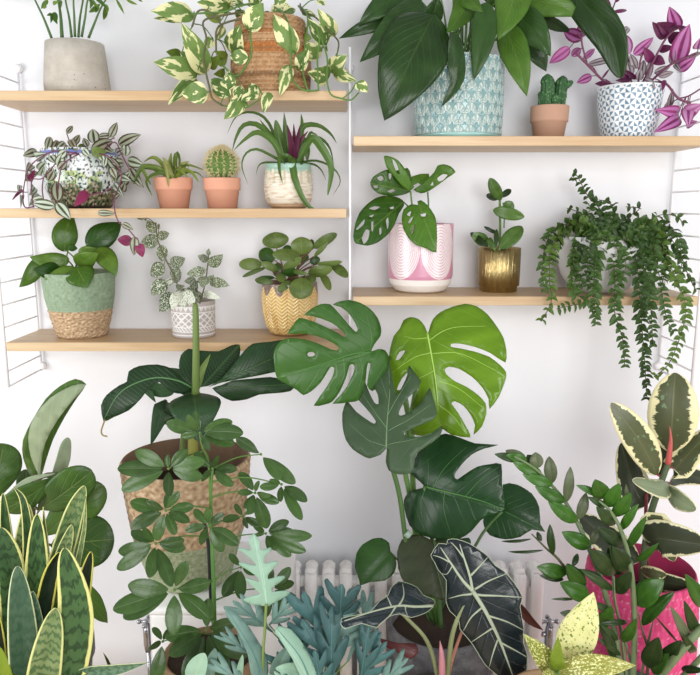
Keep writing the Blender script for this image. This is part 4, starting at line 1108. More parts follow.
# ------------------------------------------------------------ the large plants below
M_dkpot = plain('dark_glazed_pot', '4a4a4c', .5, var=.2, scale=80)
M_brownpot = plain('tan_glazed_pot', '9a7a58', .5, var=.15, scale=30)
def hidden_pot(root, x, y, ztop, r, mat):
    c0 = Vector((x, y, ZB)); h = ztop-ZB
    pot(root, c0, [(r*.72, 0), (r*.76, .01), (r*.95, h*.85), (r, h*.87), (r, h)], mat, 40, wall=.006, soil=M_soil)
    return c0
# fiddle-leaf fig
M_fid = leafmat('fiddle_leaf', '3f7030', '568a3c', vein='86ab66', va=.35, nv=5, slope=.5, vw=.9, rough=.35, trans=.12, bumpy=.6)
M_fidp = leafmat('pale_fiddle_leaf_back', 'b3c4a2', 'c6d4b6', vein='c2d0b0', k=(.72, .74, .68), va=.4, nv=5, slope=.5, rough=.5, trans=.15)
x0 = W(35, 600, -.45).x
t = thing('fiddle_leaf_fig', 'fiddle-leaf fig with big rounded leaves behind the snake plant', 'potted plant', (x0, -.45, ZB))
hidden_pot(t, x0, -.45, .60, .11, M_dkpot)
h5 = FR(0, 370, 4.219); h6 = FR(0, 480, 3.4615)
p = Plant(t, h5, -.45, .06, -.10, mats=[M_fid, M_fidp], stemmat=M_stalk_brown, pr=.003)
p.stem([(140, 1150), (140, 900), (135, 650), (140, 480)], .007, [0, 0, 0, 0])
K = dict(thick=.0012, curl=.15, fold=.12, wave=.05, nv=20, nu=6)
p.leaf([(100, 600), (110, 420)], 70, off=.12, shape='ob', roll=0, **K)
p.leaf([(-40, 560), (15, 310)], 175, off=.06, shape='ob', roll=5, **K)
p.poly([(165, 452), (128, 445), (124, 340), (140, 250), (180, 165), (225, 88), (270, 50), (320, 35), (362, 62), (332, 110), (290, 180), (245, 270), (203, 380), (178, 442)], (165, 452), (360, 60), .02, -.06, M_fid, roll=-10, curl=-.35, arch=.08,
       veins=[([(165, 450), (180, 360), (225, 240), (290, 130), (355, 62)], 1.2)], veinmat=M_fidp, hub=(140, 600))
p.poly([(168, 448), (172, 400), (176, 330), (190, 240), (215, 160), (262, 90), (318, 58), (362, 62), (332, 112), (290, 182), (246, 272), (205, 380), (180, 440)], (166, 450), (360, 60), .0, -.085, M_fidp, roll=-25, curl=-.30, arch=.13, name='folded_leaf_half')
p.leaf([(150, 620), (250, 430), (285, 285)], 52, offs=[0, .03, .04], shape='ob', roll=40, mi=1, **K)
p.leaf([(180, 700), (440, 490)], 165, off=.03, shape='ob', cv=-8, roll=5, **K)
p.leaf([(160, 590), (388, 425)], 165, off=-.02, shape='ob', roll=10, **K)
p.leaf([(235, 450), (10, 590)], 110, off=-.04, shape='ob', roll=-20, **K)
p.leaf([(240, 435), (120, 465), (18, 545)], 26, off=-.045, shape='ob', roll=10, mi=1, **K)
p.leaf([(175, 225), (395, 205)], 175, off=.0, shape='ob', frame=h6, roll=0, **K)
p.leaf([(290, 360), (372, 495)], 62, off=.04, shape='ov', frame=h6, roll=25, **K)
# snake plant
M_snk = leafmat('banded_snake_leaf', '3a6842', '4f8050', band='24482f', bn=11, margin='dddc8c', mw=.81, mj=.10, rough=.35, trans=.04, bumpy=.15)
M_snkl = leafmat('pale_banded_snake_leaf', '72a066', '98bd88', band='3f6f48', bn=14, margin='d5d890', mw=.88, mj=.04, rough=.35, trans=.05, bumpy=.15)
M_snkb = leafmat('blue_green_snake_leaf', '4f8068', '6d9c80', band='3c6a54', bn=12, margin='cfd6a8', mw=.92, mj=.03, rough=.35, trans=.04, bumpy=.15)
M_snkd = leafmat('dark_snake_leaf', '1d3527', '28442f', band='152a1e', bn=9, margin='cfc85c', mw=.80, mj=.05, rough=.4, trans=.03, bumpy=.15)
M_bright = leafmat('bright_green_leaf', '7fae32', '9cc845', rough=.35, trans=.2)
x0 = W(38, 700, -.76).x
zt_ = W(38, 700, -.76).z-.02
t = thing('snake_plant', 'upright banded snake plant with yellow-edged sword leaves at lower left', 'potted plant', (x0, -.76, ZB))
hidden_pot(t, x0, -.76, zt_, .10, M_dkpot)
p = Plant(t, h6, -.76, .07, -.08, mats=[M_snk, M_snkl, M_snkb, M_snkd, M_bright], stemmat=M_stalk)
BY = 790
for pts, w_, o, mi, cvx in (([(60, BY), (45, 500), (10, 45)], 62, .07, 0, 0), ([(90, BY), (85, 300), (95, 82)], 75, .06, 1, 0), ([(100, BY), (100, 300), (85, 90), (48, 22)], 42, .05, 0, 0), ([(150, BY), (160, 350), (150, 93)], 42, .055, 0, 0), ([(165, BY), (185, 400), (245, 150), (292, 20)], 78, .05, 1, 0),
                        ([(220, BY), (250, 400), (290, 180), (297, 58)], 24, .04, 1, 0), ([(170, BY), (200, 350), (248, 155)], 58, .035, 1, 0), ([(50, BY), (55, 500), (35, 300), (2, 165)], 105, .025, 0, 0), ([(230, BY), (262, 600), (285, 400), (315, 248)], 62, .02, 3, 0), ([(120, BY), (128, 450), (128, 118)], 92, .02, 0, 0),
                        ([(150, BY), (140, 550), (170, 350), (205, 250)], 62, .012, 3, 0), ([(135, BY), (130, 550), (112, 385)], 50, .0, 2, 0), ([(0, BY), (-5, 640), (-18, 440)], 60, .0, 3, 0), ([(200, BY), (225, 620), (205, 450)], 60, -.012, 1, 0),
                        ([(190, BY), (235, 650), (262, 450), (222, 235)], 128, -.02, 0, 0), ([(90, BY), (80, 560), (60, 298)], 98, -.03, 2, 0), ([(145, BY), (155, 650), (192, 443)], 112, -.05, 1, 0), ([(20, BY), (10, 700), (-10, 575)], 70, -.04, 4, 0)):
    p.leaf(pts, w_, mi=mi, offs=[0 if i == 0 else o for i in range(len(pts))], shape='snake' if w_ > 45 else 'blade', fold=.28, wave=.02, pet=False, nv=26, nu=6, roll=0, thick=.002)
p.leaf([(130, 760), (290, 672), (400, 655), (512, 632)], 46, mi=2, off=-.03, shape='lan', fold=.3, wave=.06, pet=False, nv=20, nu=5, roll=25, thick=.0012)
p.leaf([(400, 720), (378, 640), (357, 596)], 12, mi=3, off=.03, shape='lan', pet=False, roll=0)
# banana plant in two-tone basket
def col(th, t):
    k = mn.noise(Vector((th*16, t*20*1.7, 4)))
    if t < .42 + .004*math.sin(th*30): return H3('a3ab88').lerp(H3('828c68') if k > 0 else H3('bcc3a2'), min(1, abs(k)*1.2))
    return H3('c0a17d').lerp(H3('8a6c4e') if k > 0 else H3('dcc6a6'), min(1, abs(k)*1.4))
def disp(th, t):
    if t < .42: return .0016*abs(math.sin(t*38*pi))+.0012*mn.noise(Vector((th*16, t*40, 4)))
    return .0028*abs(math.sin(t*17*pi+.0))*(.6+.4*abs(math.sin(th*30+pi*int(t*17))))
yb = -.335
pc = W(186, 457, yb); rt = 63*MPP(pc)
pf = W(184, 603, yb-.06)
zb_ = ZS
hh = pc.z-zb_
t = thing('potted_banana_plant', 'banana plant with broad drooping leaves in a tall basket half straw and half sage green', 'potted plant', (pc.x, yb, zb_))
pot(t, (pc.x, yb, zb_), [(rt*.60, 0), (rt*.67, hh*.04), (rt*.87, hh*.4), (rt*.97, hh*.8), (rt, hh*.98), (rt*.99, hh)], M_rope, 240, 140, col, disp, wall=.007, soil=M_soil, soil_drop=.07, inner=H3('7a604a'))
M_ban = leafmat('banana_leaf', '28502f', '386640', vein='4c7a4c', va=.22, nv=20, slope=.28, vw=.3, midw=.05, mida=.7, rough=.36, trans=.08, bumpy=.5, back='54764f')
M_banl = leafmat('pale_banana_shoot', '7fae5a', '9cc47a', rough=.4, trans=.12)
M_trunk = plain('yellow_green_pseudostem', '8a8a3a', .5, var=.3, scale=18)
i1 = FR(95, 295, 3.4146)
p = Plant(t, i1, yb, mats=[M_ban, M_banl], stemmat=M_trunk, pr=.005)
bs = W(192, 475, yb); 
p.stem([(335, 640), (335, 500), (338, 400), (345, 330)], .0125, [0, 0, 0, 0], r1=.009, name='pseudostem', mat=M_trunk)
p.stem([(305, 620), (300, 520), (310, 440), (335, 360)], .009, [.02, .02, .01, 0], r1=.004, name='leaf_sheath', mat=plain('green_sheath', '6b7a45', .5, var=.3, scale=20))
K = dict(curl=.25, arch=.10, thick=.0009)
p.leaf([(340, 340), (300, 290), (245, 248)], 75, offs=[0, .05, .09], shape='ov', pet=False, curl=.2, nv=16, nu=5)
p.poly([(335, 312), (300, 280), (289, 240), (297, 200), (322, 180), (360, 190), (420, 195), (460, 175), (495, 168), (492, 215), (462, 260), (430, 290), (385, 312)], (350, 330), (495, 168), 0, .10, M_ban, curl=.2, arch=.05, thick=.0009)
p.poly([(385, 315), (430, 287), (470, 240), (510, 190), (540, 166), (600, 160), (665, 150), (710, 165), (700, 215), (660, 255), (620, 262), (560, 275), (490, 288), (430, 300)], (380, 318), (712, 168), -.01, .06, M_ban, curl=.2, arch=.05, thick=.0009)
p.poly([(400, 318), (430, 345), (470, 362), (520, 356), (560, 340), (620, 335), (668, 328), (690, 300), (640, 288), (600, 280), (540, 285), (470, 292), (430, 308)], (390, 318), (692, 305), -.02, .03, M_ban, curl=.35, arch=.03, ruf=.12, thick=.0009)
p.leaf([(270, 330), (220, 325), (180, 318), (208, 368)], 50, offs=[.02, .03, .03, .02], shape='ov', pet=False, curl=.2, nv=16, nu=4)
p.leaf([(350, 330), (360, 270), (395, 200)], 26, offs=[0, .01, .02], mi=1, shape='lan', pet=False, fold=.4, roll=0)
p.leaf([(300, 420), (250, 405), (228, 400), (190, 515)], 85, offs=[0, -.03, -.05, -.05], shape='ov', pet=False, curl=.2, fold=.2, nv=18, nu=5)
p.poly([(347, 328), (300, 338), (255, 334), (215, 300), (182, 318), (152, 356), (112, 395), (62, 418), (30, 432), (20, 378), (38, 342), (80, 310), (105, 298), (113, 262), (150, 243), (210, 239), (260, 254), (312, 300)], (348, 326), (28, 430), 0, -.10, M_ban, curl=.12, arch=.10, ruf=.05, thick=.0009,
       veins=[([(345, 325), (280, 295), (200, 285), (120, 310), (70, 350), (30, 425)], 1.1)], veinmat=plain('dull_green_rib', '5f8a58', .5), veinname='midrib')
p.stem([(34, 426), (22, 462), (26, 478), (42, 483)], .0016, -.10, name='dried_leaf_tip', mat=plain('dry_leaf', '9a8a5c', .8))
p.leaf([(340, 335), (342, 385), (352, 500)], 178, offs=[0, -.10, -.12], shape='ov', pet=False, curl=.2, fold=.15, nv=20, nu=6, roll=0, thick=.0009)
m = MB(); q = catmull([p.P(343, 345, -.01), p.P(345, 200, -.012), p.P(343, 50, -.005), p.P(335, 36, -.005)], 8)
m.tube(q, [.0085-.0035*i/(len(q)-1) if i < len(q)-3 else .004*(len(q)-1-i)/3+.0006 for i in range(len(q))], 12).build('rolled_leaf_spear', M_banl, t)
# schefflera
M_sch = leafmat('umbrella_leaflet', '2f5a2b', '45753a', vein='6a8f58', va=.2, nv=0, vw=2, midw=.07, rough=.28, trans=.08, bumpy=.3)
ys = -.62
x0 = W(210, 650, ys).x
zt_ = W(210, 652, ys).z
t = thing('schefflera', 'bushy umbrella plant on a green stem in front of the tall two-tone basket', 'potted plant', (x0, ys, ZB))
hidden_pot(t, x0, ys, zt_, .085, M_brownpot)
i2 = FR(110, 410, 3.5); i3 = FR(110, 520, 3.5)
p = Plant(t, i3, ys, mats=[M_sch], stemmat=M_stalk, pr=.0012)
p.stem([(372, 540), (366, 400), (363, 250), (356, 60), (352, -40)], .0048, 0, r1=.003, mat=plain('green_woody_stem', '5b8a40', .5, var=.2), name='trunk')
p.stem([(352, -40), (345, -200), (325, -250), (315, -300)], .0022, [0, 0, -.01, -.01])
p.stem([(357, 20), (354, -100), (360, -180)], .0022, 0)
p.stem([(385, 540), (355, 300), (345, 100), (330, 10)], .0034, [.016]*4, track=False, name='support_stake', mat=plain('black_stake', '23262c', .4))
def umbel(hub, tips, w, off, fr, d=-.02):
    H_ = p.P(hub[0], hub[1], off, fr)
    q = min(p.stems, key=lambda z: (z-H_).length_squared + (0 if z.z < H_.z+.02 else 1) + .6*max(0, z.z-(H_.z-.035))**2)
    ln = (H_-q).length
    c = catmull([q, q.lerp(H_, .5)+Vector((0, 0, ln*.08)), H_], 6)
    o = MB().tube(c, [.0016-.0006*i/(len(c)-1) for i in range(len(c))], 6).ball(H_, .0026, nu=8, nv=6).build('leaf', M_stalk, t)
    for i, (tx, ty) in enumerate(tips):
        dx, dy = tx-hub[0], ty-hub[1]
        dx *= 1.06; dy *= 1.06; tx, ty = hub[0]+dx, hub[1]+dy
        b0 = (hub[0]+dx*.12, hub[1]+dy*.12)
        L_ = math.hypot(dx, dy)
        dz = R.uniform(-.03, .015)-(.02 if dy > 0 else -.01)
        ww = min(w, L_*.39)
        p.leaf([b0, (tx, ty)], ww, cv=R.uniform(-4, 4), offs=[off, off+dz], shape='sch' if L_ > 60 else 'el', frame=fr, pet=False, name='leaflet', parent=o, curl=.2, fold=.2, nu=4, nv=12, arch=.05)
umbel((315, 80), [(300, 8), (203, 48), (250, 92), (347, 138), (428, 118), (458, 82), (422, 42), (275, 20)], 58, -.03, i2)
umbel((205, 205), [(95, 148), (36, 205), (50, 278), (318, 232), (325, 180), (268, 142), (205, 158), (208, 298)], 58, -.06, i2)
umbel((358, 205), [(300, 150), (378, 162), (440, 208), (428, 262), (322, 248), (350, 180)], 44, -.04, i2)
umbel((528, 155), [(446, 102), (592, 240), (642, 252), (480, 120)], 48, .0, i2)
umbel((600, 260), [(528, 268), (598, 318), (668, 378), (684, 318), (560, 245)], 40, -.02, i2)
umbel((465, 372), [(398, 388), (482, 412), (520, 330), (440, 330), (530, 400)], 40, .02, i2)
umbel((508, 290), [(455, 222), (470, 340), (522, 250), (588, 322), (546, 408), (490, 362), (560, 300), (450, 290)], 52, -.01, i2)
umbel((545, 432), [(502, 402), (508, 442), (582, 488), (628, 508), (678, 492), (698, 440), (622, 392), (560, 490), (640, 430)], 44, .02, i2)
umbel((195, 352), [(78, 322), (130, 320), (165, 452), (228, 432), (274, 390), (288, 338), (240, 288), (198, 296), (80, 410)], 52, -.05, i2)
umbel((345, 405), [(296, 352), (345, 346), (396, 365), (444, 468), (392, 492), (318, 468), (268, 422)], 50, -.05, i2)
umbel((160, 82), [(32, 168), (36, 108), (80, 40), (138, 195), (212, 225), (260, 98), (255, 70), (120, 30)], 52, -.05, i3)
umbel((458, 165), [(398, 262), (455, 270), (515, 185), (420, 120)], 56, .02, i3)
umbel((565, 240), [(655, 290), (628, 170), (605, 330), (540, 340), (640, 220), (560, 160)], 80, .03, i3)
umbel((225, 245), [(72, 228), (56, 338), (222, 392), (338, 338), (345, 218), (268, 148), (180, 150), (22, 310)], 70, -.07, i3)
umbel((335, 385), [(200, 408), (268, 560), (405, 545), (478, 470), (440, 355), (345, 280), (215, 470)], 96, -.06, i3)
umbel((185, 425), [(138, 450), (158, 560), (205, 380), (150, 380)], 52, -.05, i3)
# blue star fern
M_fern = leafmat('blue_green_frond', '2c5456', '416f6d', k=(.85, .8, .82), vein='5f8c88', va=.35, nv=0, vw=2, midw=.06, rough=.5, trans=.08, bumpy=.5)
M_ferng = leafmat('grey_green_frond', '5b8078', '7fa398', k=(.85, .85, .85), vein='8aab9f', va=.4, nv=0, vw=2, midw=.05, rough=.5, trans=.08, bumpy=.5)
M_fernp = leafmat('pale_mint_frond', '8fbda2', 'a6cfb4', vein='bcdcc6', k=(.92, .92, .92), va=.4, nv=0, vw=2, midw=.04, rough=.5, trans=.15, bumpy=.3)
M_fernv = plain('mint_rib', '4f7d74', .5)
j1 = FR(190, 520, 3.043); j2 = FR(340, 530, 3.5)
yf = -.74
x0 = W(320, 700, yf).x; zt_ = W(320, 715, yf).z
t = thing('blue_star_fern', 'blue-green fern with lobed fronds at the bottom centre left', 'potted plant', (x0, yf, ZB))
hidden_pot(t, x0, yf, zt_, .085, M_dkpot)
p = Plant(t, j1, yf, mats=[M_fern, M_ferng, M_fernp], stemmat=M_stalk, pr=.0013)
fh = W(320, 712, yf)
def frond(base, tip, w, n, off0, off1, mat, roll=0, lob=.5, hub=True):
    B = Vector(base); T = Vector(tip); A = T-B; L = A.length; a = A/L; s = Vector((-a.y, a.x))
    rt_ = []; lf = []
    for i in range(n):
        t0 = .16+.62*i/n; dt = .62/n
        e = 1-.55*abs((i+.5)/n-.40)*1.6
        j = R.uniform(.85, 1.1)
        rt_ += [(t0, .06), (t0+dt*.35, .20*e), (t0+dt*.85, .40*e*j), (t0+dt*1.45, .54*e*j), (t0+dt*1.62, .44*e*j), (t0+dt*1.25, .22*e), (t0+dt*.97, .07)]
        j = R.uniform(.85, 1.1)
        t0 += dt*.25
        lf += [(t0, .06), (t0+dt*.35, .20*e), (t0+dt*.85, .40*e*j), (t0+dt*1.45, .54*e*j), (t0+dt*1.62, .44*e*j), (t0+dt*1.25, .22*e), (t0+dt*.97, .07)]
    pts = [(0, .03)]+rt_+[(.90, .08), (1, 0)]+[(u, -v) for u, v in reversed(lf+[(.93, .09)])]+[(0, -.03)]
    P2 = [B+a*(u*L)+s*(v*w) for u, v in pts]
    p.poly([(q.x, q.y) for q in P2], base, tip, off0, off1, mat, roll=roll, curl=.25, arch=.10, name='frond', smooth=2, thick=.0008, grid=14,
           veins=[([base, tuple((B+T)/2), tip], .45)], veinmat=M_fernv, veinname='rib', hub=fh if hub else None)
frond((440, 440), (492, 205), 130, 3, -.02, .03, M_ferng)
frond((480, 430), (560, 215), 110, 3, -.0, .05, M_ferng)
frond((330, 440), (300, 318), 90, 2, .02, .02, M_fern)
frond((345, 420), (325, 315), 80, 2, .02, .02, M_fern)
frond((420, 420), (345, 215), 150, 2, .02, .01, M_fern)
frond((455, 330), (462, 195), 150, 2, .02, .0, M_fern)
frond((445, 480), (340, 300), 150, 2, -.03, -.02, M_fern)
frond((430, 500), (432, 262), 110, 2, -.04, -.03, M_fern)
frond((500, 500), (600, 370), 110, 2, -.01, -.02, M_fern)
frond((520, 480), (545, 320), 90, 2, -.02, -.02, M_fern)
frond((400, 520), (380, 395), 110, 2, -.05, -.06, M_fern)
frond((340, 520), (265, 400), 100, 2, -.03, -.03, M_fern)
frond((560, 520), (665, 420), 80, 2, -.03, -.04, M_ferng)
frond((250, 340), (130, 245), 100, 2, .04, .03, M_ferng)
frond((240, 320), (310, 250), 80, 2, .04, .02, M_ferng)
frond((180, 520), (60, 420), 90, 2, -.05, -.06, M_ferng)
frond((200, 420), (90, 340), 70, 2, .0, .0, M_ferng)
frond((330, 520), (255, 460), 60, 2, -.05, -.06, M_fernp)
p.leaf([(20, 540), (15, 470), (45, 405)], 62, off=-.08, shape='el', mi=2, name='frond', hub=fh, curl=.2)
p.leaf([(60, 500), (60, 440), (75, 390)], 36, off=-.07, shape='el', mi=1, name='frond', hub=fh)
p.leaf([(160, 520), (150, 470), (160, 410)], 22, off=-.07, shape='el', mi=2, name='frond', hub=fh)
p.poly([(235, 490), (190, 490), (172, 400), (140, 330), (108, 288), (115, 266), (160, 298), (202, 360), (236, 420)], (215, 490), (112, 268), -.05, -.04, M_ferng, name='frond', curl=.3, arch=.08, veins=[([(215, 490), (190, 400), (112, 270)], 1.0)], veinmat=M_fernv, veinname='rib', hub=fh)
p.leaf([(265, 530), (270, 450), (300, 382)], 52, off=-.07, shape='el', mi=1, name='frond', hub=fh, curl=.2)
p.poly([(350, 500), (390, 500), (375, 440), (345, 380), (310, 335), (272, 322), (258, 338), (275, 365), (310, 420)], (372, 500), (262, 328), -.08, -.06, M_fernp, name='frond', curl=.3, arch=.08, veins=[([(370, 498), (330, 410), (264, 330)], 1.0)], veinmat=M_fernv, veinname='rib', hub=fh)
p.leaf([(380, 490), (320, 455), (260, 452)], 34, off=-.085, shape='el', mi=2, name='frond', hub=fh)
p.stem([(232, 255), (228, 330), (222, 430), (230, 560)], .0022, [-.05, -.05, -.05, -.02], name='frond_stalk', mat=M_banl)
p.poly([(228, 262), (205, 258), (180, 254), (165, 246), (164, 240), (182, 231), (206, 224), (212, 219), (198, 207), (180, 190), (170, 180), (171, 173), (186, 177), (206, 182), (211, 180), (196, 162), (172, 147), (150, 135), (150, 127), (170, 128), (194, 134), (200, 131), (184, 115), (163, 98), (147, 90), (150, 84), (168, 86), (184, 90), (187, 85), (178, 66), (182, 52), (194, 42), (206, 54), (213, 70), (213, 88), (230, 85), (246, 82), (246, 89), (232, 102), (224, 116), (226, 128), (246, 124), (264, 122), (266, 130), (252, 146), (238, 160), (237, 176), (262, 170), (284, 168), (289, 175), (272, 188), (252, 200), (247, 216), (270, 215), (296, 216), (306, 223), (296, 232), (272, 244), (250, 254), (240, 262)], (234, 262), (194, 42), -.05, -.04, M_fernp, name='frond', curl=.15, arch=.05,
       veins=[([(234, 262), (222, 160), (196, 48)], .5)], veinmat=plain('pale_rib', 'a9d0b6', .5), veinname='rib', smooth=2)
# monstera
b = NB('speckled_dark_stoneware'); v = b.voro(b.obj(), 260); f = b.noise(b.obj(), 40, 3)
M_spk = b.end(b.pbr(b.mix(b.ss(f, .3, .7), H('4c4a4d'), H('6b696c')), .6, 0, b.bump(v, .6)))
ym = -.46
pc = W(440, 618, ym); rr = 54*MPP(pc)
hh = pc.z-ZB
t = thing('monstera', 'big Swiss cheese plant in a dark speckled pot at the centre, before the radiator', 'potted plant', (pc.x, ym, ZB))
pot(t, (pc.x, ym, ZB), [(rr*.82, 0), (rr*.85, .01), (rr*.97, hh*.7), (rr, hh*.97), (rr*.98, hh)], M_spk, 64, wall=.007, soil=M_soil, soil_drop=.03)
M_mon = leafmat('monstera_leaf', '1f4a2a', '2c5c33', rough=.28, trans=.05, bumpy=.25, nv=6, slope=.6, vein='3f7040', va=.12)
M_monm = leafmat('mid_green_monstera_leaf', '33682c', '437c36', rough=.34, trans=.08, bumpy=.25, nv=6, slope=.6, vein='4f8840', va=.12)
M_monb = leafmat('lime_monstera_leaf', '63a01e', '7cba30', rough=.24, trans=.15, bumpy=.25, nv=6, slope=.6, vein='8cc648', va=.15)
M_mong = leafmat('grey_green_monstera_leaf', '37573f', '476a4d', rough=.42, trans=.05, bumpy=.25, nv=6, slope=.6, vein='5f805f', va=.12)
M_mono = leafmat('olive_monstera_leaf', '33482f', '47593c', rough=.4, trans=.05, bumpy=.4, nv=6, slope=.6, vein='5a6b48', va=.15)
M_mvein = plain('pale_green_vein', '4f7f3e', .45); M_mveinl = plain('lime_vein', 'a9cf62', .4); M_mveing = plain('grey_green_vein', '728f68', .5); M_mveind = plain('dark_vein', '4f7d4a', .5)
i4 = FR(265, 295, 5.185); i5 = FR(330, 295, 3.649); i6 = FR(340, 420, 3.333)
p = Plant(t, i6, ym, mats=[M_mon], stemmat=M_stalk_d, pr=.0035)
base = W(440, 622, ym)
def hb2(dx, dy): return base+Vector((dx, dy, 0))
p.stem([(318, 680), (235, 480), (200, 260), (172, 150)], .0048, [0, -.02, -.03, -.04], name='petiole')
p.stem([(325, 680), (260, 420), (232, 250), (212, 130), (230, 20), (255, -120), (287, -284)], .006, [0, .02, .03, .04, .07, .10, .055], name='petiole', mat=M_stalk, r1=.004)
p.stem([(330, 680), (275, 420), (245, 240), (240, 60), (215, -80)], .0058, [0, .03, .045, .05, .05], name='petiole', mat=M_stalk)
p.stem([(220, 375), (232, 385)], .008, -.03, name='tie', mat=plain('pale_tie', '9fb5a5', .7))
p.poly([(555, 292), (570, 255), (605, 215), (612, 175), (595, 120), (555, 72), (500, 40), (445, 27), (395, 33), (355, 50), (395, 62), (430, 88), (460, 130), (480, 175), (470, 192), (445, 170), (410, 128), (375, 85), (340, 48), (290, 48), (245, 70), (203, 103), (240, 108), (290, 122), (345, 145), (390, 180), (413, 208), (405, 217), (370, 195), (310, 165), (255, 140), (180, 118), (150, 150), (116, 200), (180, 200), (240, 205), (300, 225), (350, 250), (375, 272), (365, 285), (330, 278), (270, 250), (200, 228), (130, 222), (85, 235), (55, 275), (45, 315), (50, 370), (65, 435), (110, 460), (160, 490), (195, 517), (235, 495), (280, 450), (315, 395), (335, 370), (352, 375), (345, 410), (315, 470), (250, 572), (310, 565), (345, 550), (380, 500), (410, 430), (430, 365), (448, 357), (460, 368), (450, 410), (420, 470), (385, 520), (348, 562), (440, 555), (490, 545), (515, 480), (525, 375), (535, 350), (546, 360), (538, 400), (530, 470), (560, 500), (600, 470), (640, 400), (655, 330), (635, 290), (600, 282), (570, 290)],
       (556, 297), (55, 420), .02, -.06, M_monm, [[(212, 305), (220, 294), (240, 293), (253, 305), (240, 316), (218, 316)]], frame=i4, roll=-12, curl=.12, arch=.05,
       veins=[([(556, 297), (450, 305), (350, 335), (200, 385), (65, 432)], 0.81), ([(520, 298), (460, 220), (370, 90)], 0.37), ([(450, 305), (360, 235), (240, 150)], 0.37), ([(550, 290), (552, 200), (530, 100)], 0.37), ([(360, 332), (260, 290), (150, 290)], 0.31), ([(400, 320), (400, 420), (350, 520)], 0.31), ([(485, 302), (500, 400), (470, 520)], 0.31), ([(330, 345), (290, 410), (220, 480)], 0.31)], veinmat=M_mvein)
lime_ = p.poly([(350, 136), (338, 110), (315, 85), (285, 78), (260, 90), (250, 120), (228, 150), (215, 200), (206, 250), (187, 290), (195, 325), (225, 360), (245, 373), (265, 355), (295, 335), (330, 342), (310, 390), (295, 430), (300, 470), (293, 505), (340, 515), (385, 495), (410, 490), (440, 510), (506, 520), (500, 490), (470, 430), (448, 397), (460, 388), (490, 405), (515, 440), (527, 475), (519, 510), (550, 480), (568, 432), (565, 395), (540, 365), (500, 335), (460, 315), (430, 290), (425, 272), (440, 263), (475, 270), (520, 300), (555, 340), (575, 380), (579, 416), (610, 370), (630, 310), (633, 280), (615, 255), (580, 225), (530, 207), (480, 196), (445, 190), (446, 178), (480, 178), (530, 190), (580, 210), (632, 245), (636, 200), (625, 155), (600, 115), (560, 65), (520, 35), (480, 27), (435, 40), (395, 60), (370, 85), (360, 110), (355, 133)],
       (352, 138), (400, 495), .04, -.03, M_monb, [[(238, 236), (252, 208), (275, 202), (270, 215), (252, 236)], [(247, 345), (268, 302), (293, 280), (287, 308), (265, 345)]], frame=i5, roll=24, curl=.16, arch=.05, ruf=.03,
       veins=[([(352, 138), (375, 230), (392, 330), (400, 475)], 1.12), ([(360, 165), (440, 120), (560, 110)], 0.43), ([(376, 214), (480, 215), (600, 275)], 0.43), ([(390, 310), (470, 340), (555, 410)], 0.37), ([(398, 400), (450, 440), (490, 500)], 0.37), ([(355, 155), (310, 160), (270, 150)], 0.37), ([(372, 210), (310, 230), (215, 290)], 0.43), ([(385, 275), (310, 320), (250, 370)], 0.31)], veinmat=M_mveinl)
p.poly([(280, 222), (250, 195), (222, 170), (240, 150), (250, 115), (280, 85), (320, 55), (345, 45), (400, 60), (450, 78), (524, 83), (480, 95), (440, 115), (410, 145), (388, 175), (385, 190), (395, 197), (420, 180), (460, 155), (500, 147), (536, 147), (540, 210), (550, 300), (500, 315), (470, 335), (440, 370), (400, 395), (340, 400), (270, 385), (225, 355), (207, 300), (205, 270), (225, 240), (260, 230)],
       (280, 222), (550, 300), -.02, -.09, M_mon, roll=8, curl=.15, arch=.06, ruf=.03,
       veins=[([(280, 222), (370, 242), (470, 268), (546, 300)], 0.93), ([(290, 220), (295, 180), (290, 130)], 0.31), ([(310, 228), (350, 160), (420, 90)], 0.37), ([(285, 225), (270, 280), (280, 370)], 0.31), ([(350, 238), (350, 300), (370, 380)], 0.31), ([(420, 255), (470, 200), (530, 155)], 0.31)], veinmat=M_mvein, hub=hb2(.0, -.01))
p.poly([(548, 300), (543, 215), (590, 215), (640, 245), (664, 290), (668, 348), (684, 373), (640, 365), (600, 390), (550, 398), (500, 385), (480, 355), (478, 325), (500, 312)], (545, 303), (684, 373), .03, .0, M_mon, curl=.15, arch=.05, veins=[([(548, 304), (610, 335), (680, 372)], 0.50)], veinmat=M_mveind)
p.stem([(330, 640), (445, 430), (485, 365), (540, 305)], .0032, [0, .02, .03, .03], name='petiole')
p.poly([(168, 440), (164, 410), (140, 393), (110, 395), (75, 415), (55, 445), (50, 490), (64, 535), (68, 552), (100, 540), (150, 535), (180, 510), (188, 480), (182, 455)], (168, 440), (66, 552), -.02, -.05, M_monm, curl=.2, arch=.05, hub=hb2(-.02, 0), pr=.002)
p.poly([(312, 402), (350, 390), (400, 395), (428, 392), (437, 410), (420, 450), (360, 470)], (315, 405), (437, 410), .01, .02, M_mon)
p.poly([(312, 405), (275, 385), (235, 382), (205, 400), (190, 440), (195, 500), (215, 545), (260, 575), (310, 590), (352, 602), (385, 560), (400, 500), (390, 440), (360, 405), (330, 400)], (315, 405), (352, 602), -.04, -.09, M_mono, curl=.15, arch=.05, veins=[([(315, 405), (320, 480), (350, 598)], 0.56)], veinmat=M_mveind, hub=hb2(0, -.02))
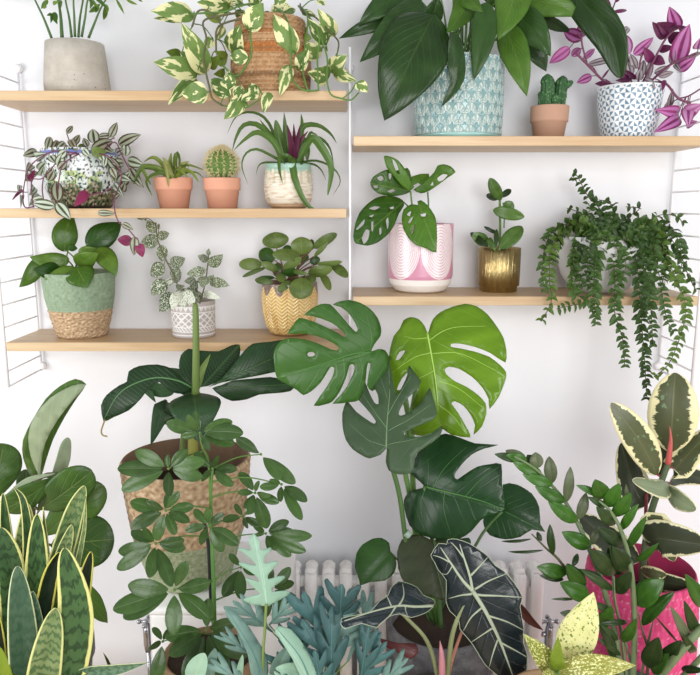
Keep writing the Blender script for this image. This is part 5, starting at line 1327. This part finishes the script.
p.poly([(203, 555), (180, 580), (140, 593), (110, 580), (80, 560), (55, 525), (45, 480), (45, 430), (60, 390), (75, 400), (100, 430), (140, 460), (165, 475), (172, 466), (150, 435), (110, 390), (70, 347), (100, 305), (120, 290), (135, 330), (150, 365), (168, 400), (183, 405), (180, 370), (160, 330), (150, 285), (155, 245), (175, 222), (205, 213), (220, 260), (235, 330), (246, 372), (265, 350), (285, 300), (290, 260), (310, 285), (335, 318), (320, 350), (290, 380), (265, 415), (255, 440), (265, 446), (300, 430), (340, 390), (365, 340), (375, 370), (390, 430), (370, 455), (320, 480), (280, 500), (271, 510), (290, 518), (340, 512), (375, 495), (406, 472), (395, 510), (350, 545), (310, 575), (300, 610), (285, 640), (240, 645), (205, 630), (197, 600), (203, 570)],
       (203, 555), (220, 225), -.07, .06, M_mong, frame=i5, roll=-22, curl=.12, arch=.05,
       veins=[([(203, 555), (212, 460), (222, 365), (215, 260)], 0.99), ([(205, 550), (140, 530), (70, 470)], 0.37), ([(210, 490), (160, 420), (105, 340)], 0.37), ([(220, 400), (200, 340), (175, 270)], 0.31), ([(216, 440), (260, 370), (300, 300)], 0.37), ([(211, 500), (290, 460), (370, 400)], 0.37), ([(207, 545), (290, 530), (370, 500)], 0.31)], veinmat=M_mveing)
lime_['label'] = 'bright lime green split leaf'
# alocasia
M_alo = leafmat('black_green_alocasia_leaf', '1a2728', '25353a', rough=.22, trans=.0, bumpy=.5, spec=.5, k=(.75, .7, .75))
M_alov = plain('ivory_vein', 'a3ac94', .5)
M_aloe = plain('ivory_vein_broad', 'c9d2a2', .5)
M_burg = leafmat('burgundy_leaf_back', '4a2426', '5f3030', rough=.4, trans=.05)
ya = -.66
x0 = W(442, 705, ya).x; zt_ = W(442, 700, ya).z
t = thing('alocasia', 'dark alocasia with ivory-veined arrow-shaped leaves before the speckled pot', 'potted plant', (x0, ya, ZB))
hidden_pot(t, x0, ya, zt_, .07, M_dkpot)
p = Plant(t, j2, ya, mats=[M_burg], stemmat=plain('pale_stalk', '7f875f', .5, var=.15), pr=.004)
p.stem([(350, 620), (340, 505), (305, 390), (240, 315), (195, 274)], .0045, [0, -.02, -.03, -.04, -.04], r1=.0028, name='petiole')
p.stem([(365, 620), (378, 480), (395, 360), (430, 270), (465, 218)], .0052, [0, -.03, -.05, -.05, -.045], r1=.003, name='petiole')
p.stem([(360, 620), (385, 480), (425, 360), (450, 320)], .0042, [.02, .0, .0, .0], r1=.002, name='petiole', mat=plain('pink_stalk', 'a5705c', .5, var=.15))
m = MB().tube([p.P(358, 540, -.04), p.P(357, 470, -.04), p.P(355, 430, -.04), p.P(350, 388, -.04)], [.006, .006, .0045, .0006], 10)
m.build('pink_sheath', plain('pink_sheath', 'c08088', .5, var=.1), t)
p.leaf([(620, 250), (660, 310), (712, 352)], 30, off=.05, shape='lan', roll=20)
p.poly([(140, 378), (200, 396), (265, 398), (272, 430), (245, 452), (200, 428), (150, 402)], (140, 380), (272, 430), .01, -.01, M_burg, curl=.3)
p.poly([(335, 250), (322, 240), (290, 230), (270, 200), (235, 185), (205, 180), (175, 205), (160, 235), (130, 255), (100, 290), (60, 300), (5, 310), (15, 346), (70, 330), (120, 346), (160, 310), (200, 300), (240, 312), (290, 295), (320, 275)], (325, 262), (8, 325), -.05, -.17, M_alo, roll=15, curl=.15, arch=.04,
       veins=[([(325, 265), (260, 272), (195, 272), (110, 290), (15, 318)], 1.76), ([(195, 272), (215, 235), (218, 188)], 1.22), ([(170, 278), (160, 250), (152, 228)], 0.94), ([(185, 274), (165, 305), (125, 340)], 1.08), ([(220, 272), (222, 290), (226, 306)], 0.81)], veinmat=M_alov, rim=True, rimw=.0006)
p.poly([(345, 60), (318, 100), (330, 122), (345, 150), (372, 182), (371, 250), (385, 285), (415, 310), (420, 345), (445, 375), (465, 400), (490, 440), (510, 470), (545, 500), (600, 545), (645, 530), (656, 440), (640, 390), (642, 340), (630, 270), (640, 240), (610, 190), (575, 150), (545, 130), (520, 100), (495, 82), (455, 58), (410, 44), (378, 48), (374, 62)], (465, 215), (620, 540), -.05, -.075, M_alo, roll=8, curl=.12, arch=.03, ruf=.03,
       veins=[([(465, 215), (510, 285), (555, 375), (580, 440), (605, 510)], 2.56), ([(465, 215), (430, 180), (390, 125), (352, 72)], 2.16), ([(465, 215), (455, 165), (435, 105), (420, 60)], 1.89), ([(455, 165), (490, 130), (518, 102)], 1.22), ([(435, 105), (405, 70), (382, 52)], 1.08), ([(385, 120), (350, 105), (325, 100)], 0.94), ([(472, 208), (520, 180), (592, 156)], 1.35), ([(462, 224), (425, 228), (380, 242)], 1.35), ([(472, 226), (550, 230), (638, 240)], 1.49), ([(498, 270), (460, 300), (432, 350)], 1.22), ([(515, 295), (580, 315), (640, 346)], 1.22), ([(535, 340), (500, 360), (460, 390)], 1.08), ([(552, 380), (535, 425), (522, 475)], 1.08), ([(565, 390), (610, 415), (652, 442)], 1.08), ([(395, 130), (375, 160), (355, 160)], 0.68)], veinmat=M_alov, rim=True, rimw=.0006)
# variegated rubber plant in pink basket
def col(th, t):
    k = mn.noise(Vector((th*20, int(t*26)*3.3, 4)))
    c = H3('e0457f').lerp(H3('c23265') if k > 0 else H3('ea6f9c'), min(1, abs(k)*1.3))
    if frac(t*26) < .2 and mn.noise(Vector((th*40, int(t*26)*9.1, 2))) > .22: c = H3('e59ab0')
    return c
def disp(th, t): return .0014*abs(math.sin(t*26*pi)) + .003*math.sin(th*2+1)*sm(.6, 1, t)
yr = -.40
pc = W(641, 566, yr); rr = 51*MPP(pc); hh = pc.z-ZB
t = thing('rubber_plant', 'cream-edged variegated rubber plant in a bright pink woven basket', 'potted plant', (pc.x, yr, ZB))
pot(t, (pc.x, yr, ZB), [(rr*.90, 0), (rr*1.0, .015), (rr*1.12, hh*.45), (rr*1.08, hh*.8), (rr, hh)], colmat('pink_woven_paper', .8, grain=.2, gscale=260, bump=.3), 220, 120, col, disp, wall=.005, soil=M_soil, soil_drop=.09, inner=H3('b02c5e'))
M_rub = leafmat('variegated_rubber_leaf', '41583c', '52694a', margin='e8e0b0', mw=.72, mj=.55, rough=.32, trans=.06, bumpy=.2, vein='8a9a70', va=.3, nv=0, vw=2, midw=.04, speck='6c8560', st=.62, sps=5)
M_rubd = leafmat('dark_variegated_rubber_leaf', '22332a', '2f4234', margin='ddd8ae', mw=.84, mj=.3, rough=.3, trans=.04, bumpy=.2, vein='5a6a4c', va=.3, nv=0, vw=2, midw=.04)
M_rubb = leafmat('pale_rubber_leaf_back', '6c7c5c', '82926e', k=(.9, .9, .9), margin='dcd8b0', mw=.84, mj=.3, rough=.45, trans=.06, bumpy=.2, vein='a8b490', va=.4, nv=0, vw=2, midw=.05)
M_redst = plain('red_stalk', '7e3034', .45, var=.15)
M_wst = plain('green_brown_trunk', '49583a', .6, var=.25, scale=40)
j5 = FR(590, 365, 4.355); j4 = FR(560, 470, 3.293); j6 = FR(510, 570, 3.684); j3 = FR(490, 430, 4.5)
p = Plant(t, j5, yr, mats=[M_rub, M_rubd, M_rubb], stemmat=M_redst, pr=.0025)
p.stem([(225, 1050), (232, 860), (262, 660), (300, 540), (335, 440), (348, 400)], .0085, [0, 0, 0, -.01, -.01, -.01], r1=.0055, name='trunk', mat=M_wst)
p.stem([(255, 900), (243, 700), (246, 560)], .004, [.02, .03, .03], name='branch', mat=M_redst)
K = dict(thick=.0014, curl=.12, fold=.1, nv=22, nu=6)
p.leaf([(300, 480), (320, 335)], 100, off=.05, shape='el', mi=1, roll=0, **K)
p.leaf([(248, 610), (205, 560), (135, 340)], 140, offs=[.03, .05, .06], shape='el', mi=1, roll=20, **K)
p.leaf([(345, 515), (420, 480), (520, 505)], 80, offs=[0, .04, .06], shape='el', mi=1, roll=20, **K)
p.leaf([(360, 450), (385, 440), (530, 270)], 120, offs=[-.01, .0, .02], shape='el', mi=0, roll=-20, **K)
p.leaf([(290, 478), (92, 165)], 135, off=-.02, shape='el', mi=0, roll=10, cv=8, **K)
p.leaf([(350, 378), (372, 34)], 205, off=.02, shape='el', mi=0, roll=0, **K)
p.leaf([(345, 520), (300, 540), (185, 505)], 80, offs=[-.01, -.06, -.10], shape='el', mi=2, roll=35, **K)
p.leaf([(330, 540), (380, 585), (462, 630)], 78, offs=[-.01, -.06, -.09], shape='el', mi=2, roll=30, **K)
m = MB(); q = catmull([p.P(340, 430, -.02), p.P(348, 370, -.022), p.P(352, 320, -.022), p.P(347, 266, -.02)], 6)
m.tube(q, [.0055*(1-(i/(len(q)-1))**1.5)+.0005 for i in range(len(q))], 10).build('leaf_bud', plain('red_bud', 'b8504c', .4, var=.15), t)
p.f = j4
p.leaf([(260, 300), (165, 235), (64, 150)], 100, offs=[0, .02, .04], shape='el', mi=1, roll=20, **K)
p.leaf([(285, 235), (318, 180), (375, 300)], 90, offs=[-.02, -.03, -.05], shape='el', mi=0, roll=15, pet=False, **K)
p.leaf([(290, 245), (325, 225), (490, 248)], 120, offs=[-.01, -.05, -.08], shape='el', mi=1, roll=15, **K)
p.leaf([(265, 330), (300, 340), (350, 345)], 44, offs=[0, -.05, -.07], shape='el', mi=0, roll=20, **K)
p.leaf([(280, 330), (325, 365), (450, 385)], 60, offs=[0, -.04, -.08], shape='el', mi=1, roll=20, **K)
# ZZ plant
M_zz = leafmat('glossy_zz_leaflet', '2a601f', '3d7c2a', rough=.25, trans=.08, vein='5f9a40', va=.2, nv=0, vw=2, midw=.06, bumpy=.2)
M_zzd = leafmat('dark_zz_leaflet', '213f20', '2f5229', rough=.28, trans=.05, vein='4a6a38', va=.2, nv=0, vw=2, midw=.06, bumpy=.2)
M_zzb = leafmat('pale_zz_leaflet_back', '4f6a4c', '627c5c', rough=.4, trans=.08, vein='7f9672', va=.3, nv=0, vw=2, midw=.06, bumpy=.2)
M_zst = plain('thick_zz_stalk', '6a7c56', .5, var=.3, scale=50)
yz = -.60
x0 = W(632, 705, yz).x; zt_ = W(632, 695, yz).z
t = thing('zz_plant', 'glossy zamioculcas with arching leaflet-lined stems in front of the pink basket', 'potted plant', (x0, yz, ZB))
hidden_pot(t, x0, yz, zt_, .08, M_dkpot)
p = Plant(t, j3, yz, mats=[M_zz, M_zzd, M_zzb], stemmat=M_zst, pr=.001)
p.stem([(600, 1180), (560, 900), (495, 660), (440, 520), (392, 415), (335, 318), (272, 242), (200, 172), (110, 118)], .0062, [0, 0, 0, 0, .01, .01, .0, -.02, -.03], r1=.0015, name='stalk')
p.stem([(640, 1180), (650, 900), (640, 670), (600, 480), (545, 370), (490, 318)], .0066, [0, -.02, -.03, -.03, -.03, -.03], r1=.0018, name='stalk')
p.stem([(600, 1180), (480, 850), (330, 610), (250, 530), (188, 468)], .0042, [0, .0, .0, .02, .02], r1=.0012, name='stalk', mat=M_stalk_brown)
p.stem([(620, 1150), (590, 900), (560, 760), (550, 640)], .004, [0, 0, -.02, -.02], r1=.0015, name='stalk')
K = dict(curl=.15, fold=.18, nv=12, nu=4, pet=False, thick=.0009, name='leaflet')
p.leaves([(205, 170, 168, 112, 50), (240, 540, 82, 547, 13), (185, 490, 50, 500, 13), (232, 500, 212, 458, 22), (285, 560, 270, 424, 36), (372, 612, 394, 556, 26)], 'point', mat=1, db=.02, df=.02, **K)
p.leaves([(165, 138, 70, 92, 50, 0, 0, 2), (212, 172, 205, 100, 62, 0, 0, 2), (278, 240, 266, 118, 58, 0, 0, 2), (342, 325, 362, 165, 46, 0, 10, 2), (398, 402, 432, 282, 48, 0, 15, 2), (455, 515, 492, 432, 40, 0, 15, 2)], 'point', db=.01, df=.01, **K)
p.leaves([(135, 135, 20, 108, 40, 0, 0, 1), (165, 135, 72, 112, 44, 0, 0), (232, 196, 102, 143, 54, -4, 0), (282, 246, 147, 198, 54, -4, 0), (338, 320, 203, 253, 60, -4, 0), (394, 410, 262, 320, 66, -4, 0), (455, 522, 323, 458, 72, -4, 0)], 'point', db=-.02, df=-.02, **K)
p.leaves([(600, 330, 612, 245, 22, 0, 30, 2), (600, 520, 488, 440, 70, 0, 0, 1), (522, 345, 438, 300, 34, 0, 0, 1), (562, 425, 478, 345, 60, 0, 0, 1), (480, 292, 388, 248, 34), (512, 308, 472, 222, 82), (525, 345, 582, 240, 68), (555, 388, 634, 282, 62), (590, 448, 668, 332, 42), (625, 520, 695, 425, 40), (622, 632, 550, 522, 72, 0, 0, 1), (552, 645, 448, 535, 80, 0, 0, 1)], 'point', db=-.03, df=-.05, **K)
p.leaves([(345, 645, 210, 615, 66), (330, 672, 222, 655, 34, 0, 0, 1), (425, 678, 348, 600, 52), (510, 670, 400, 625, 30, 0, 0, 1), (560, 650, 600, 580, 50, 0, 0, 1), (560, 590, 530, 530, 46, 0, 0, 1)], 'point', db=-.01, df=-.03, **K)
p.f = j4
p.stem([(255, 720), (225, 600), (185, 450), (178, 350)], .003, [0, 0, -.02, -.03], r1=.0012, name='stalk')
p.stem([(285, 720), (290, 600), (272, 530), (258, 470)], .0035, [0, -.02, -.03, -.03], r1=.0012, name='stalk', mat=M_stalk_brown)
p.stem([(300, 720), (330, 675), (400, 592), (470, 515)], .010, [0, -.04, -.06, -.06], r1=.007, name='stalk', track=False)
p.stem([(370, 720), (412, 672), (470, 612)], .005, [0, -.04, -.06], name='stalk', track=False)
p.leaves([(262, 700, 310, 480, 10, 0, 0, 2), (390, 570, 310, 478, 8, 0, 0, 1), (180, 620, 130, 500, 34, 0, 20, 1), (200, 610, 120, 550, 20, 0, 0, 1), (190, 560, 130, 505, 24, 0, 0, 1), (95, 420, 0, 370, 60, 0, 0, 0), (80, 385, 20, 310, 50), (45, 425, -30, 425, 10, 0, 0, 1), (175, 395, 65, 325, 30, 0, 0, 1), (60, 480, 0, 470, 30, 0, 0, 1), (185, 340, 98, 262, 68, 0, 0, 1), (230, 335, 165, 248, 62, 0, 0, 1), (185, 405, 235, 335, 50, 0, 0, 1), (130, 515, 172, 448, 48), (180, 470, 90, 430, 26, 0, 0, 1), (222, 500, 132, 505, 20, 0, 0, 1), (225, 255, 285, 150, 30), (250, 300, 325, 240, 24),
          (248, 440, 342, 362, 78), (270, 510, 378, 402, 44), (205, 565, 252, 488, 36), (290, 650, 325, 550, 66, 0, 0, 1), (330, 640, 400, 560, 48, 0, 0, 1), (305, 668, 358, 605, 46), (420, 580, 362, 448, 34, 0, 20, 2), (452, 545, 408, 428, 38, 0, 0, 1), (480, 450, 412, 342, 56), (440, 600, 405, 540, 30, 0, 0, 1), (400, 655, 480, 660, 26, 0, 0, 1)], 'point', db=-.02, df=-.08, **K)
# gold dust plant
M_auc = leafmat('yellow_speckled_leaf', 'ece9a6', 'f3f0ba', k=(1, 1, 1), speck='6a8430', st=.57, sps=13, rough=.35, trans=.15, vein='dfe08a', va=.4, nv=0, vw=2, bumpy=.3)
M_auc2 = leafmat('green_speckled_leaf', '86a040', 'b0bc64', speck='e8e8a4', st=.53, sps=16, rough=.35, trans=.12, vein='8aa83c', va=.5, nv=0, vw=2, bumpy=.3)
M_auc3 = leafmat('young_green_leaf', '7aa832', '95c04a', rough=.35, trans=.2)
yu = -.84
x0 = W(556, 705, yu).x; zt_ = W(556, 700, yu).z
t = thing('gold_dust_plant', 'yellow-speckled leafy plant at the bottom, right of the dark ivory-veined leaves', 'potted plant', (x0, yu, ZB))
hidden_pot(t, x0, yu, zt_, .075, M_brownpot)
p = Plant(t, j6, yu, mats=[M_auc, M_auc2, M_auc3], stemmat=M_stalk, pr=.002)
p.stem([(165, 500), (170, 430), (175, 375)], .004, [0, -.01, -.02])
K = dict(curl=.15, fold=.18, nv=18, nu=6, thick=.0009, wave=.04)
p.leaves([(165, 385, 48, 235, 80, 8, 0, 1, -.01), (205, 330, 308, 82, 138, 6, 0, 0, .02), (180, 375, 178, 246, 56, -6, 0, 2, -.04), (180, 375, 462, 352, 96, -8, 0, 1, -.06), (170, 385, 90, 440, 70, 0, 0, 1, -.07)], 'ov', **K)
